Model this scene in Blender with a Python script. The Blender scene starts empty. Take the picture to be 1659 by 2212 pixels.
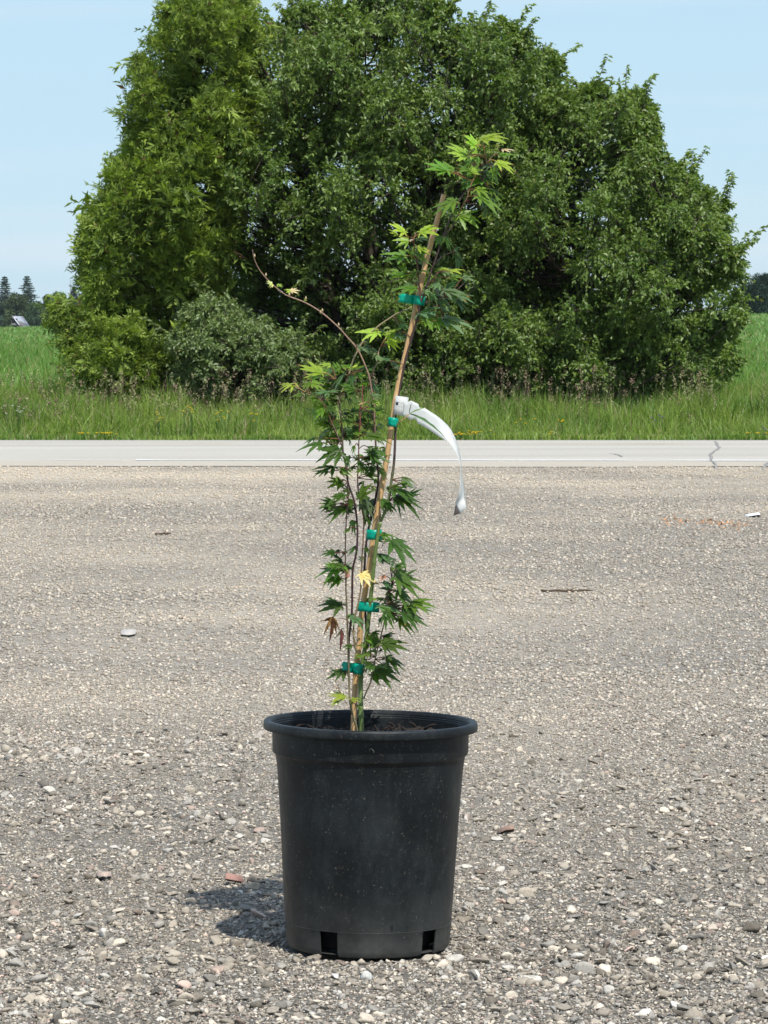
import bpy, math, random
import numpy as np
from mathutils import Vector

R = math.radians
S = bpy.context.scene
COL = S.collection

# ------------------------------------------------------------------ camera
H = 0.825
FPX, CX, CY, HY = 7370.0, 829.5, 1106.0, 780.0        # measured on a 1659 x 2212 view of the photo
PITCH = math.atan((CY - HY) / FPX)
cam = bpy.data.cameras.new('camera')
cam.sensor_fit = 'VERTICAL'; cam.sensor_height = 36.0; cam.lens = 36.0 * FPX / 2212.0
cam.clip_start = 0.1; cam.clip_end = 20000
cam.dof.use_dof = True; cam.dof.focus_distance = 4.9; cam.dof.aperture_fstop = 105.0
camo = bpy.data.objects.new('camera', cam); COL.objects.link(camo)
camo.location = (0, 0, H); camo.rotation_euler = (math.pi / 2 - PITCH, 0, 0)
S.camera = camo

# ------------------------------------------------------------------ light
SUN_EL = R(57.5)
SUN_AZ = math.atan2(0.37, -0.90)                       # towards the sun: right of and behind the camera
sdir = Vector((math.sin(SUN_AZ) * math.cos(SUN_EL), math.cos(SUN_AZ) * math.cos(SUN_EL), math.sin(SUN_EL)))
sun = bpy.data.lights.new('sun', 'SUN'); sun.energy = 4.2; sun.angle = R(0.53); sun.color = (1, 0.96, 0.89)
suno = bpy.data.objects.new('sun', sun); COL.objects.link(suno)
suno.rotation_euler = sdir.to_track_quat('Z', 'Y').to_euler()
W = bpy.data.worlds.new('World'); S.world = W; W.use_nodes = True
nt = W.node_tree; nt.nodes.clear()
wo = nt.nodes.new('ShaderNodeOutputWorld'); bg = nt.nodes.new('ShaderNodeBackground')
sky = nt.nodes.new('ShaderNodeTexSky'); sky.sky_type = 'NISHITA'; sky.sun_disc = False
sky.sun_elevation = SUN_EL; sky.sun_rotation = SUN_AZ
sky.air_density = 1.0; sky.dust_density = 0.5; sky.ozone_density = 2.5; sky.altitude = 300
# thin high cloud veil over the blue
tc = nt.nodes.new('ShaderNodeTexCoord'); mp = nt.nodes.new('ShaderNodeMapping'); mp.inputs['Scale'].default_value = (1.6, 1.6, 34)
nz = nt.nodes.new('ShaderNodeTexNoise'); nz.inputs['Scale'].default_value = 1.5; nz.inputs['Detail'].default_value = 5
rp = nt.nodes.new('ShaderNodeValToRGB'); rp.color_ramp.elements[0].position = 0.42; rp.color_ramp.elements[0].color = (0, 0, 0, 1)
rp.color_ramp.elements[1].position = 0.72; rp.color_ramp.elements[1].color = (0.55, 0.55, 0.55, 1)
mx = nt.nodes.new('ShaderNodeMix'); mx.data_type = 'RGBA'; mx.inputs['B'].default_value = (4.5, 5.0, 5.4, 1)
nt.links.new(tc.outputs['Generated'], mp.inputs['Vector']); nt.links.new(mp.outputs['Vector'], nz.inputs['Vector'])
nt.links.new(nz.outputs['Fac'], rp.inputs['Fac']); nt.links.new(rp.outputs['Color'], mx.inputs['Factor'])
# humid summer air: the lowest part of the sky is pale blue
sxz = nt.nodes.new('ShaderNodeSeparateXYZ'); nt.links.new(tc.outputs['Generated'], sxz.inputs[0])
lowr = nt.nodes.new('ShaderNodeMapRange'); lowr.inputs['From Min'].default_value = 0.12; lowr.inputs['From Max'].default_value = 0.55
lowr.inputs['To Min'].default_value = 0.86; lowr.inputs['To Max'].default_value = 0.12; nt.links.new(sxz.outputs['Z'], lowr.inputs['Value'])
air = nt.nodes.new('ShaderNodeMix'); air.data_type = 'RGBA'; air.inputs['B'].default_value = (2.92, 4.15, 5.02, 1)
nt.links.new(lowr.outputs[0], air.inputs['Factor']); nt.links.new(sky.outputs['Color'], air.inputs['A'])
nt.links.new(air.outputs['Result'], mx.inputs['A']); nt.links.new(mx.outputs['Result'], bg.inputs['Color'])
bg.inputs['Strength'].default_value = 0.15
nt.links.new(bg.outputs['Background'], wo.inputs['Surface'])
S.view_settings.view_transform = 'Standard'; S.view_settings.look = 'None'
S.view_settings.exposure = 0.25; S.view_settings.gamma = 1.0
S.render.engine = 'CYCLES'
S.cycles.max_bounces = 6; S.cycles.diffuse_bounces = 3; S.cycles.transmission_bounces = 3; S.cycles.transparent_max_bounces = 4

# ------------------------------------------------------------------ helpers
sp_, cp_ = math.sin(PITCH), math.cos(PITCH)
def P(x, y, Y):
    """point of the place seen at (x, y) of the 1659 wide view, at distance Y"""
    a = (x - CX) / FPX; b = (CY - y) / FPX
    d = np.array([a, cp_ + b * sp_, -sp_ + b * cp_]); d = d * (Y / d[1])
    return np.array([d[0], Y, H + d[2]])
def PF(x, y, Y):                                       # same, in full photo pixels
    return P(x * 1659 / 3024, y * 1659 / 3024, Y)
FM = 4.78 / FPX * 1659 / 3024                          # metres per full photo pixel at the plant

def tag(o, label=None, cat=None, group=None, kind=None):
    if label: o['label'] = label
    if cat: o['category'] = cat
    if group: o['group'] = group
    if kind: o['kind'] = kind
    return o
def empty(name, loc, label, cat, group=None):
    o = bpy.data.objects.new(name, None); COL.objects.link(o); o.location = tuple(loc); o.empty_display_size = 0.1
    return tag(o, label, cat, group)

class MB:
    """collects triangles with a colour per vertex"""
    def __init__(s): s.v = []; s.t = []; s.c = []; s.n = 0
    def add(s, v, t, c):
        v = np.asarray(v, float).reshape(-1, 3); t = np.asarray(t, int).reshape(-1, 3)
        c = np.asarray(c, float)
        if c.ndim == 1: c = np.repeat(c[None, :3], len(v), 0)
        s.v.append(v); s.t.append(t + s.n); s.c.append(c[:, :3]); s.n += len(v)
    def quad(s, a, b, c, d, col): s.add([a, b, c, d], [[0, 1, 2], [0, 2, 3]], col)
    def tube(s, pts, rad, col, sides=7, cap=True, wob=None):
        pts = np.asarray(pts, float); n = len(pts)
        rad = np.asarray(rad, float) * np.ones(n)
        tg = np.gradient(pts, axis=0); tg /= np.linalg.norm(tg, axis=1)[:, None] + 1e-12
        ref = np.array([0, 1, 0.0]) if abs(tg[0][1]) < 0.9 else np.array([1, 0, 0.0])
        u = np.cross(tg, ref); u /= np.linalg.norm(u, axis=1)[:, None] + 1e-12
        w = np.cross(tg, u)
        an = np.linspace(0, 2 * math.pi, sides, endpoint=False)
        ring = pts[:, None] + rad[:, None, None] * (np.cos(an)[None, :, None] * u[:, None] + np.sin(an)[None, :, None] * w[:, None])
        if wob is not None: ring = pts[:, None] + (ring - pts[:, None]) * wob[:, :, None]
        v = ring.reshape(-1, 3); t = []
        for i in range(n - 1):
            for j in range(sides):
                a = i * sides + j; b = i * sides + (j + 1) % sides; c = b + sides; d = a + sides
                t += [[a, b, c], [a, c, d]]
        if cap:
            for j in range(1, sides - 1): t.append([0, j + 1, j]); o_ = (n - 1) * sides; t.append([o_, o_ + j, o_ + j + 1])
        c = np.asarray(col, float)
        if c.ndim == 2 and len(c) == n: c = np.repeat(c, sides, 0)
        s.add(v, t, c)
    def build(s, name, mat, parent=None, smooth=False, origin=None):
        v = np.concatenate(s.v); t = np.concatenate(s.t); c = np.concatenate(s.c)
        off = np.zeros(3)
        if parent is not None: off = np.array(parent.matrix_world.translation if parent.parent else parent.location)
        elif origin is not None: off = np.array(origin)
        if parent is not None and parent.parent is not None: off = np.array(parent['_o'])
        m = bpy.data.meshes.new(name)
        m.vertices.add(len(v)); m.vertices.foreach_set('co', (v - off).astype(np.float32).ravel())
        m.loops.add(len(t) * 3); m.loops.foreach_set('vertex_index', t.astype(np.int32).ravel())
        m.polygons.add(len(t)); m.polygons.foreach_set('loop_start', (np.arange(len(t)) * 3).astype(np.int32))
        m.polygons.foreach_set('loop_total', np.full(len(t), 3, np.int32))
        if smooth: m.polygons.foreach_set('use_smooth', np.ones(len(t), bool))
        at = m.color_attributes.new('col', 'FLOAT_COLOR', 'POINT')
        at.data.foreach_set('color', np.concatenate([c, np.ones((len(c), 1))], 1).astype(np.float32).ravel())
        m.update(); m.validate()
        m.materials.append(mat)
        o = bpy.data.objects.new(name, m); COL.objects.link(o)
        if parent is not None: o.parent = parent
        elif origin is not None: o.location = tuple(origin)
        return o

def newmat(name):
    m = bpy.data.materials.new(name); m.use_nodes = True
    n = m.node_tree; n.nodes.clear()
    out = n.nodes.new('ShaderNodeOutputMaterial'); b = n.nodes.new('ShaderNodeBsdfPrincipled')
    n.links.new(b.outputs[0], out.inputs['Surface'])
    return m, n, b, out
def attr(n):
    a = n.nodes.new('ShaderNodeAttribute'); a.attribute_name = 'col'; return a
def noise(n, scale, detail=4, rough=0.6, vec=None):
    t = n.nodes.new('ShaderNodeTexNoise'); t.inputs['Scale'].default_value = scale
    t.inputs['Detail'].default_value = detail; t.inputs['Roughness'].default_value = rough
    if vec is not None: n.links.new(vec, t.inputs['Vector'])
    return t
def ramp(n, src, stops):
    r = n.nodes.new('ShaderNodeValToRGB'); e = r.color_ramp.elements
    while len(e) > 1: e.remove(e[0])
    for i, (p, c) in enumerate(stops):
        if not hasattr(c, '__len__'): c = (c, c, c)
        q = e[0] if i == 0 else e.new(p)
        q.position = p; q.color = (*c, 1)
    n.links.new(src, r.inputs['Fac']); return r
def mixc(n, fac, a, b, mode='MIX'):
    m = n.nodes.new('ShaderNodeMix'); m.data_type = 'RGBA'; m.blend_type = mode
    for k, v in (('Factor', fac), ('A', a), ('B', b)):
        if hasattr(v, 'is_output'): n.links.new(v, m.inputs[k])
        elif k == 'Factor': m.inputs[k].default_value = v
        else: m.inputs[k].default_value = (*v, 1)
    return m.outputs['Result']
def bump(n, b, src, strength, dist):
    q = n.nodes.new('ShaderNodeBump'); q.inputs['Strength'].default_value = strength; q.inputs['Distance'].default_value = dist
    n.links.new(src, q.inputs['Height']); n.links.new(q.outputs['Normal'], b.inputs['Normal']); return q
def pos(n, scale=(1, 1, 1)):
    t = n.nodes.new('ShaderNodeTexCoord'); m = n.nodes.new('ShaderNodeMapping'); m.inputs['Scale'].default_value = scale
    n.links.new(t.outputs['Object'], m.inputs['Vector']); return m.outputs['Vector']

def leafmat(name, trans=0.3, rough=0.45, tint=(1.25, 1.35, 0.6), spec=0.5, vary=0.0, vs=300):
    m, n, b, out = newmat(name); a = attr(n); c = a.outputs['Color']
    if vary:
        nz = noise(n, vs, 3, 0.6, pos(n)); c = mixc(n, vary, c, ramp(n, nz.outputs['Fac'], [(0.3, 0.35), (0.7, 1.6)]).outputs['Color'], 'MULTIPLY')
    n.links.new(c, b.inputs['Base Color']); b.inputs['Roughness'].default_value = rough
    b.inputs['Specular IOR Level'].default_value = spec
    tr = n.nodes.new('ShaderNodeBsdfTranslucent')
    n.links.new(mixc(n, 1.0, c, tint, 'MULTIPLY'), tr.inputs['Color'])
    ms = n.nodes.new('ShaderNodeMixShader'); ms.inputs['Fac'].default_value = trans
    n.links.new(b.outputs[0], ms.inputs[1]); n.links.new(tr.outputs[0], ms.inputs[2])
    n.links.new(ms.outputs[0], out.inputs['Surface'])
    return m
def colmat(name, rough=0.7, spec=0.3, bs=0.0, bscale=60, bdist=0.002, vary=0.0):
    m, n, b, out = newmat(name); a = attr(n); c = a.outputs['Color']
    v = pos(n)
    if vary:
        nz = noise(n, bscale * 0.7, 4, 0.65, v)
        c = mixc(n, vary, c, ramp(n, nz.outputs['Fac'], [(0.3, 0.45), (0.7, 1.5)]).outputs['Color'], 'MULTIPLY')
    n.links.new(c, b.inputs['Base Color']); b.inputs['Roughness'].default_value = rough; b.inputs['Specular IOR Level'].default_value = spec
    if bs: bump(n, b, noise(n, bscale, 5, 0.65, v).outputs['Fac'], bs, bdist)
    return m

M_leaf = leafmat('tree_leaf', 0.36, 0.40)
M_cedar = leafmat('cedar_leaf', 0.32, 0.6)
M_grass = leafmat('grass_blade', 0.35, 0.5)
M_far = leafmat('distant_leaf', 0.15, 0.8, spec=0.1)
M_maple = leafmat('maple_leaf', 0.42, 0.42, (1.35, 1.5, 0.45), 0.45, 0.35, 420)
M_bark = colmat('bark', 0.9, 0.1, 0.8, 14, 0.02, 0.5)
M_stem = colmat('stem_skin', 0.5, 0.4, 0.25, 500, 0.0006, 0.45)
M_stone = colmat('stone', 0.85, 0.2, 0.5, 420, 0.001, 0.42)
M_dry = colmat('dry_plant', 0.9, 0.1)
M_flower = leafmat('petal', 0.3, 0.6, (1.1, 1.1, 0.7), 0.2)

rng = np.random.default_rng(7)
def ss(a, lo, hi):
    t = np.clip((a - lo) / (hi - lo), 0, 1); return t * t * (3 - 2 * t)

# smooth value noise in numpy, for patches and lumps
def vnoise(x, y, s=1.0, seed=0):
    x = np.asarray(x) / s + 1000; y = np.asarray(y) / s + 1000
    xi = np.floor(x).astype(int); yi = np.floor(y).astype(int); fx = x - xi; fy = y - yi
    fx = fx * fx * (3 - 2 * fx); fy = fy * fy * (3 - 2 * fy)
    def h(a, b):
        k = (a * 374761393 + b * 668265263 + seed * 982451653) & 0xFFFFFFFF
        k = ((k ^ (k >> 13)) * 1274126177) & 0xFFFFFFFF
        return ((k ^ (k >> 16)) & 0xFFFF) / 65535.0
    return (h(xi, yi) * (1 - fx) + h(xi + 1, yi) * fx) * (1 - fy) + (h(xi, yi + 1) * (1 - fx) + h(xi + 1, yi + 1) * fx) * fy
def fnoise(x, y, s, seed=0):
    return 0.55 * vnoise(x, y, s, seed) + 0.3 * vnoise(x, y, s * 0.45, seed + 1) + 0.15 * vnoise(x, y, s * 0.2, seed + 2)

def tz(x, y):
    """height of the land"""
    zc = 3.63 + np.clip(x, -60, 60) * 0.018
    ys = [0, 35.2, 36.4, 38.5, 45, 70, 130, 250, 290, 600, 1400, 9000]
    hs = [0, 0, -0.10, 0.0, 0.085, 0.24, 0.50, 1.0, 1.03, 1.36, 1.9, 3.0]
    return np.interp(y, ys, hs) * zc
def lot(x, y):
    """height of the gravel lot: shallow ruts and humps"""
    return 0.010 * (fnoise(x, y, 0.55, 3) - 0.5) * ss(y, 3.2, 3.9) * (1 - ss(y, 24, 26.4)) - 0.004

def smooth_path(pts, k=6):
    p = np.asarray(pts, float); n = len(p); out = []
    for i in range(n - 1):
        p0 = p[max(i - 1, 0)]; p1 = p[i]; p2 = p[i + 1]; p3 = p[min(i + 2, n - 1)]
        for t in np.linspace(0, 1, k, endpoint=False):
            out.append(0.5 * ((2 * p1) + (-p0 + p2) * t + (2 * p0 - 5 * p1 + 4 * p2 - p3) * t * t + (-p0 + 3 * p1 - 3 * p2 + p3) * t ** 3))
    out.append(p[-1]); return np.array(out)

# ------------------------------------------------------------------ ground, lot, road, field
def grid(xs, ys, fz, name, mat, label=None, col=None):
    X, Y = np.meshgrid(xs, ys); Z = fz(X, Y)
    v = np.stack([X, Y, Z], -1).reshape(-1, 3); nx = len(xs); ny = len(ys)
    i, j = np.meshgrid(np.arange(nx - 1), np.arange(ny - 1)); a = (j * nx + i).ravel()
    t = np.concatenate([np.stack([a, a + 1, a + nx + 1], 1), np.stack([a, a + nx + 1, a + nx], 1)])
    m = MB(); m.add(v, t, (0.3, 0.3, 0.3) if col is None else col(v[:, 0], v[:, 1])); o = m.build(name, mat, smooth=True)
    return tag(o, label, None, None, 'structure')

# soil under everything
m, n, b, out = newmat('soil')
v = pos(n); nz = noise(n, 0.8, 6, 0.6, v)
n.links.new(ramp(n, nz.outputs['Fac'], [(0.3, (0.05, 0.055, 0.025)), (0.7, (0.09, 0.1, 0.04))]).outputs['Color'], b.inputs['Base Color']); b.inputs['Roughness'].default_value = 1
yy = np.concatenate([np.linspace(-60, 34, 10), np.linspace(35, 60, 40), np.geomspace(62, 9000, 60)])
xx = np.concatenate([-np.geomspace(4000, 50, 25), np.linspace(-45, 45, 31), np.geomspace(50, 4000, 25)])
grid(xx, yy, lambda x, y: tz(x, y) - 0.035, 'ground', m)

# gravel lot: packed fines whose colour drifts between grey and sandy
def sandiness(x, y):
    p = 0.42 * ss(y, 5.5, 10) + 1.5 * (fnoise(x * 1.1 + 3, y * .8, 1.5, 11) - 0.5) + 0.22 * ss(y, 19, 25.5) - 0.9 * x / (0.5 + 0.11 * y) * 0.22
    for (a, k, q, w, g) in ((22.4, -0.05, 0.03, 0.5, .35), (24.1, 0.02, -0.04, 0.35, .30), (15.2, 0.10, 0.10, 0.55, .38), (13.1, 0.14, 0.12, 0.4, .30), (10.3, -0.2, 0.1, 0.35, .25), (18.5, .05, -.05, .4, .2)):
        p = p - 0.6 * g * np.exp(-((y - a - k * x - q * x * x) / w) ** 2)
    return np.clip(p, 0, 1)
def lotcol(x, y):
    t = sandiness(x, y)[..., None]; c = np.array([0.290, 0.266, 0.228]) * (1 - t) + np.array([0.475, 0.420, 0.340]) * t
    return c * (0.80 + 0.30 * ss(y, 4.6, 9))[..., None]  # near fines darkened to stand in for shade between the stones
m, n, b, out = newmat('gravel_fines')
v = pos(n); base = attr(n).outputs['Color']
grit = noise(n, 260, 6, 0.75, v)
gr = ramp(n, grit.outputs['Fac'], [(0.28, 0.35), (0.46, 0.8), (0.56, 1.1), (0.72, 1.8)]).outputs['Color']
c1 = mixc(n, 0.75, base, gr, 'MULTIPLY')
vor = n.nodes.new('ShaderNodeTexVoronoi'); vor.inputs['Scale'].default_value = 85; n.links.new(v, vor.inputs['Vector'])
sep = n.nodes.new('ShaderNodeSeparateColor'); n.links.new(vor.outputs['Color'], sep.inputs[0])
peb = ramp(n, sep.outputs[0], [(0.0, 0.55), (0.5, 0.95), (0.8, 1.25), (1.0, 1.9)]).outputs['Color']
c2 = mixc(n, 0.5, c1, peb, 'MULTIPLY')
n.links.new(c2, b.inputs['Base Color']); b.inputs['Roughness'].default_value = 0.95; b.inputs['Specular IOR Level'].default_value = 0.1
ad = n.nodes.new('ShaderNodeMath'); ad.operation = 'SUBTRACT'; n.links.new(grit.outputs['Fac'], ad.inputs[0]); n.links.new(vor.outputs['Distance'], ad.inputs[1])
bump(n, b, ad.outputs[0], 0.9, 0.006)
M_lot = m
grid(np.concatenate([np.linspace(-30, -3.2, 15), np.linspace(-3, 3, 141), np.linspace(3.2, 30, 15)]),
     np.concatenate([np.linspace(-12, 3.4, 8), np.linspace(3.5, 9, 200), np.linspace(9.1, 26.85, 190)]), lot, 'gravel_lot', M_lot, col=lotcol)

# road
m, n, b, out = newmat('asphalt')
v = pos(n); lo_ = noise(n, 1.0, 5, 0.6, pos(n, (0.12, 1.4, 1)))
fi = noise(n, 130, 5, 0.7, v)
c = ramp(n, lo_.outputs['Fac'], [(0.3, (0.385, 0.358, 0.305)), (0.7, (0.490, 0.462, 0.405))]).outputs['Color']
sy = n.nodes.new('ShaderNodeSeparateXYZ'); n.links.new(v, sy.inputs[0])
sm = n.nodes.new('ShaderNodeMapRange'); sm.inputs['From Min'].default_value = 26.95; sm.inputs['From Max'].default_value = 27.75; sm.inputs['To Min'].default_value = 1.15; sm.inputs['To Max'].default_value = 0.0; n.links.new(sy.outputs['Y'], sm.inputs['Value'])
sd = n.nodes.new('ShaderNodeMath'); sd.operation = 'MULTIPLY'; n.links.new(sm.outputs[0], sd.inputs[0]); n.links.new(ramp(n, noise(n, 2.2, 6, .7, pos(n, (.35, 1.5, 1))).outputs['Fac'], [(.35, .35), (.6, 1)]).outputs['Color'], sd.inputs[1])
c = mixc(n, sd.outputs[0], c, (0.43, 0.38, 0.30))
c = mixc(n, 0.6, c, ramp(n, fi.outputs['Fac'], [(0.3, 0.6), (0.7, 1.4)]).outputs['Color'], 'MULTIPLY')
wv = n.nodes.new('ShaderNodeTexVoronoi'); wv.feature = 'DISTANCE_TO_EDGE'; wv.inputs['Scale'].default_value = 0.22
dn = noise(n, 1.6, 5, 0.7, v); n.links.new(mixc(n, 0.3, v, dn.outputs['Color']), wv.inputs['Vector'])
n.links.new(c, b.inputs['Base Color']); b.inputs['Roughness'].default_value = 0.85
bump(n, b, fi.outputs['Fac'], 0.4, 0.004)
RY0, RY1 = 26.75, 35.05
road_h = lambda x, y: 0.012 + 0.05 * (1 - ((y - 30.9) / 4.2) ** 2)
def road_edge_shape(x, y):
    return road_h(x, y)
Xr = np.linspace(-60, 60, 401); Yr = np.linspace(RY0, RY1, 24)
X, Y = np.meshgrid(Xr, Yr)
Y = Y.copy(); Y[0] += 0.55 * (fnoise(Xr, Xr * 0, 1.4, 5) - 0.5); Y[1] += 0.2 * (fnoise(Xr, Xr * 0, 1.4, 5) - 0.5) ; Y[-1] += 0.10 * (fnoise(Xr, Xr * 0, 0.7, 9) - 0.5)
Z = road_h(X, Y); Z[0] = 0.001; Y0r = Y.copy()
vv = np.stack([X, Y, Z], -1).reshape(-1, 3); nx = len(Xr)
i, j = np.meshgrid(np.arange(nx - 1), np.arange(len(Yr) - 1)); a = (j * nx + i).ravel()
t = np.concatenate([np.stack([a, a + 1, a + nx + 1], 1), np.stack([a, a + nx + 1, a + nx], 1)])
mb = MB(); mb.add(vv, t, (0.4, 0.4, 0.4)); tag(mb.build('road', m, smooth=True), kind='structure')
# worn paint
def paint(name, colr, wear, sc):
    m, n, b, out = newmat(name)
    nz = noise(n, 1.0, 6, 0.7, pos(n, sc)); f = ramp(n, nz.outputs['Fac'], [(wear - 0.06, 0), (wear + 0.06, 1)])
    tr = n.nodes.new('ShaderNodeBsdfTransparent'); ms = n.nodes.new('ShaderNodeMixShader')
    b.inputs['Base Color'].default_value = (*colr, 1); b.inputs['Roughness'].default_value = 0.7
    n.links.new(f.outputs['Color'], ms.inputs['Fac']); n.links.new(tr.outputs[0], ms.inputs[1]); n.links.new(b.outputs[0], ms.inputs[2])
    n.links.new(ms.outputs[0], out.inputs['Surface']); return m
M_wp = paint('white_paint', (0.78, 0.78, 0.76), 0.36, (3, 9, 9))
M_wn = paint('worn_white_paint', (0.78, 0.77, 0.74), 0.45, (0.8, 9, 9))
M_yp = paint('worn_yellow_paint', (0.62, 0.48, 0.24), 0.54, (0.9, 12, 9))
def line(name, y, w, mat, x0, x1, slope=0.0):
    xs = np.linspace(x0, x1, 100); mb = MB(); vv = []
    for x in xs:
        for yq in (y + slope * x - w / 2, y + slope * x + w / 2): vv.append((x, yq, road_h(x, yq) + 0.004))
    t = []
    for i in range(len(xs) - 1): a = 2 * i; t += [[a, a + 2, a + 3], [a, a + 3, a + 1]]
    mb.add(vv, t, (1, 1, 1)); return tag(mb.build(name, mat), kind='structure')
line('far_edge_line', 34.75, 0.16, M_wp, -60, 60)
line('near_edge_line', 27.42, 0.13, M_wn, -2.0, 60, -0.05 / 3)
line('near_edge_line_worn', 27.44, 0.13, paint('nearly_gone_paint', (0.7, 0.7, 0.68), 0.6, (0.8, 9, 9)), -60, -2.1)
line('centre_line', 31.5, 0.13, M_yp, -60, 60)

m, n, b, out = newmat('crack_filler'); b.inputs['Base Color'].default_value = (0.29, 0.28, 0.26, 1); b.inputs['Roughness'].default_value = .9
mb = MB(); rc = random.Random(4)
for pts in ([(2818, 1742), (2829, 1770), (2804, 1790), (2798, 1803), (2815, 1815), (2821, 1829)], [(3024, 1812), (3005, 1826), (2996, 1833)], [(2400, 1790), (2430, 1792), (2450, 1798)]):
    w = []
    for fx, fy in pts:
        y_ = FPX * (H - 0.04) / (fy * 1659 / 3024 - HY); w.append(((fx * 1659 / 3024 - CX) / FPX * y_, y_))
    w = smooth_path([(a, b_, 0) for a, b_ in w], 6)
    for (a, b_) in zip(w[:-1], w[1:]):
        a = np.array([a[0] + rc.uniform(-.02, .02), a[1]]); b2 = np.array([b_[0], b_[1]]); t_ = b2 - a; q = np.array([-t_[1], t_[0]]); q = q / (np.linalg.norm(q) + 1e-9) * .009
        mb.add([(p[0], p[1], road_h(p[0], p[1]) + .005) for p in (a - q, b2 - q, b2 + q, a + q)], [[0, 1, 2], [0, 2, 3]], (.1, .1, .1))
tag(mb.build('road_cracks', m), kind='structure')

# field
m, n, b, out = newmat('field_green')
v = pos(n); big = noise(n, 0.12, 5, 0.6, pos(n, (0.5, 1, 1))); fi = noise(n, 5, 6, 0.7, v)
c = ramp(n, big.outputs['Fac'], [(0.3, (0.08, 0.17, 0.035)), (0.7, (0.15, 0.26, 0.06))]).outputs['Color']
c = mixc(n, 0.7, c, ramp(n, fi.outputs['Fac'], [(0.3, 0.5), (0.7, 1.5)]).outputs['Color'], 'MULTIPLY')
n.links.new(c, b.inputs['Base Color']); b.inputs['Roughness'].default_value = 1; bump(n, b, fi.outputs['Fac'], 1.0, 0.15)
yy = np.concatenate([np.linspace(35.0, 60, 60), np.geomspace(61, 2500, 60)])
grid(np.concatenate([-np.geomspace(1500, 50, 15), np.linspace(-45, 45, 61), np.geomspace(50, 1500, 15)]), yy, lambda x, y: tz(x, y), 'field', m)

# ------------------------------------------------------------------ gravel stones
def ico(sub):
    import bmesh
    bm = bmesh.new(); bmesh.ops.create_icosphere(bm, subdivisions=sub, radius=1)
    v = np.array([q.co[:] for q in bm.verts]); f = np.array([[w.index for w in q.verts] for q in bm.faces]); bm.free()
    return v, f
def stone_shapes(sub, k, amp):
    v, f = ico(sub); out = []
    for i in range(k):
        w = v.copy()
        for _ in range(8 if sub > 1 else 5):                         # chop flat facets off the ball
            d = rng.normal(size=3); d /= np.linalg.norm(d); h = rng.uniform(0.16, 0.66)
            e = w @ d - h; w = w - np.where(e > 0, e, 0)[:, None] * d
        w *= 1 + rng.normal(size=(len(w), 1)) * amp
        w *= np.array([rng.uniform(0.9, 1.25), rng.uniform(0.65, 1.0), rng.uniform(0.38, 0.75)])
        out.append(w)
    return np.array(out), f
def octa():
    v = np.array([[1, 0, 0], [-1, 0, 0], [0, 1, 0], [0, -1, 0], [0, 0, 1], [0, 0, -1.]])
    return v, np.array([[0, 2, 4], [2, 1, 4], [1, 3, 4], [3, 0, 4], [2, 0, 5], [1, 2, 5], [3, 1, 5], [0, 3, 5]])
def stone_cols(n, x, y):
    u = rng.random(n); c = np.empty((n, 3))
    warm = np.array([1.02, 0.94, 0.81]); cool = np.array([0.97, 0.97, 0.93]); pink = np.array([1.15, 0.9, 0.8])
    lum = np.where(u < 0.22, rng.uniform(0.09, 0.2, n), np.where(u < 0.78, rng.uniform(0.22, 0.45, n), rng.uniform(0.45, 0.80, n)))
    w = rng.random(n)[:, None]
    c = lum[:, None] * np.where(w < 0.62, warm, np.where(w < 0.96, cool * 0.95, pink * 0.9))
    k = (0.25 + 0.35 * sandiness(x, y) + 0.22 * ss(y, 7, 14))[:, None]; c = c * (1 - k) + k * lotcol(x, y) * 1.08
    return np.clip(c, 0.03, 0.85)
POTX = P(794.5, 2047, 4.78)[0]
def scatter(name, n, ylo, yhi, smin, smax, shapes, f, power=2.2, dens_pow=1.0, sink=0.25, grow=0.0):
    u = rng.random(n); y = ylo * (yhi / ylo) ** (u ** dens_pow)
    hw = y * 0.1126 + 0.35; x = rng.uniform(-1, 1, n) * hw
    keep = rng.random(n) > 0.45 * sandiness(x, y)
    lumps = fnoise(x, y, 0.35, 21)
    keep &= rng.random(n) < 0.35 + 1.3 * lumps
    keep &= np.hypot(x - POTX, y - 4.78) > 0.112
    x = x[keep]; y = y[keep]; n = len(x)
    s = smin + (smax - smin) * rng.random(n) ** power * (0.5 + 0.9 * fnoise(x, y, 0.8, 31)); s = s * np.maximum(1, y / 8.5) ** grow
    a = rng.uniform(0, 2 * math.pi, n); tl = rng.normal(0, 0.28, n); tb = rng.uniform(0, 2 * math.pi, n)
    k = rng.integers(0, len(shapes), n); V = shapes[k] * s[:, None, None]
    ca, sa = np.cos(a)[:, None], np.sin(a)[:, None]
    X = V[..., 0] * ca - V[..., 1] * sa; Yv = V[..., 0] * sa + V[..., 1] * ca; Z = V[..., 2]
    ct, st = np.cos(tl)[:, None], np.sin(tl)[:, None]
    X, Z = X * ct - Z * st, X * st + Z * ct
    sq = rng.random(n)
    zc = lot(x, y) + s * (0.33 - sink * sq)
    V = np.stack([X + x[:, None], Yv + y[:, None], Z + zc[:, None]], -1)
    nv = V.shape[1]; T = (f[None] + (np.arange(n) * nv)[:, None, None]).reshape(-1, 3)
    c = np.repeat(stone_cols(n, x, y) * [1.07, 1.01, 0.935], nv, 0)
    mb = MB(); mb.add(V.reshape(-1, 3), T, c); return mb
sh2, f2 = stone_shapes(2, 40, 0.045); sh1, f1 = stone_shapes(1, 40, 0.08)
ov, of = octa(); sho = np.array([ov * np.array([rng.uniform(.9, 1.3), rng.uniform(.7, 1.1), rng.uniform(.4, .75)]) * (1 + rng.normal(size=(6, 1)) * 0.18) for _ in range(30)])
g1 = scatter('a', 15000, 3.85, 7.6, 0.0032, 0.0170, sh2, f2, 3.2)
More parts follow.
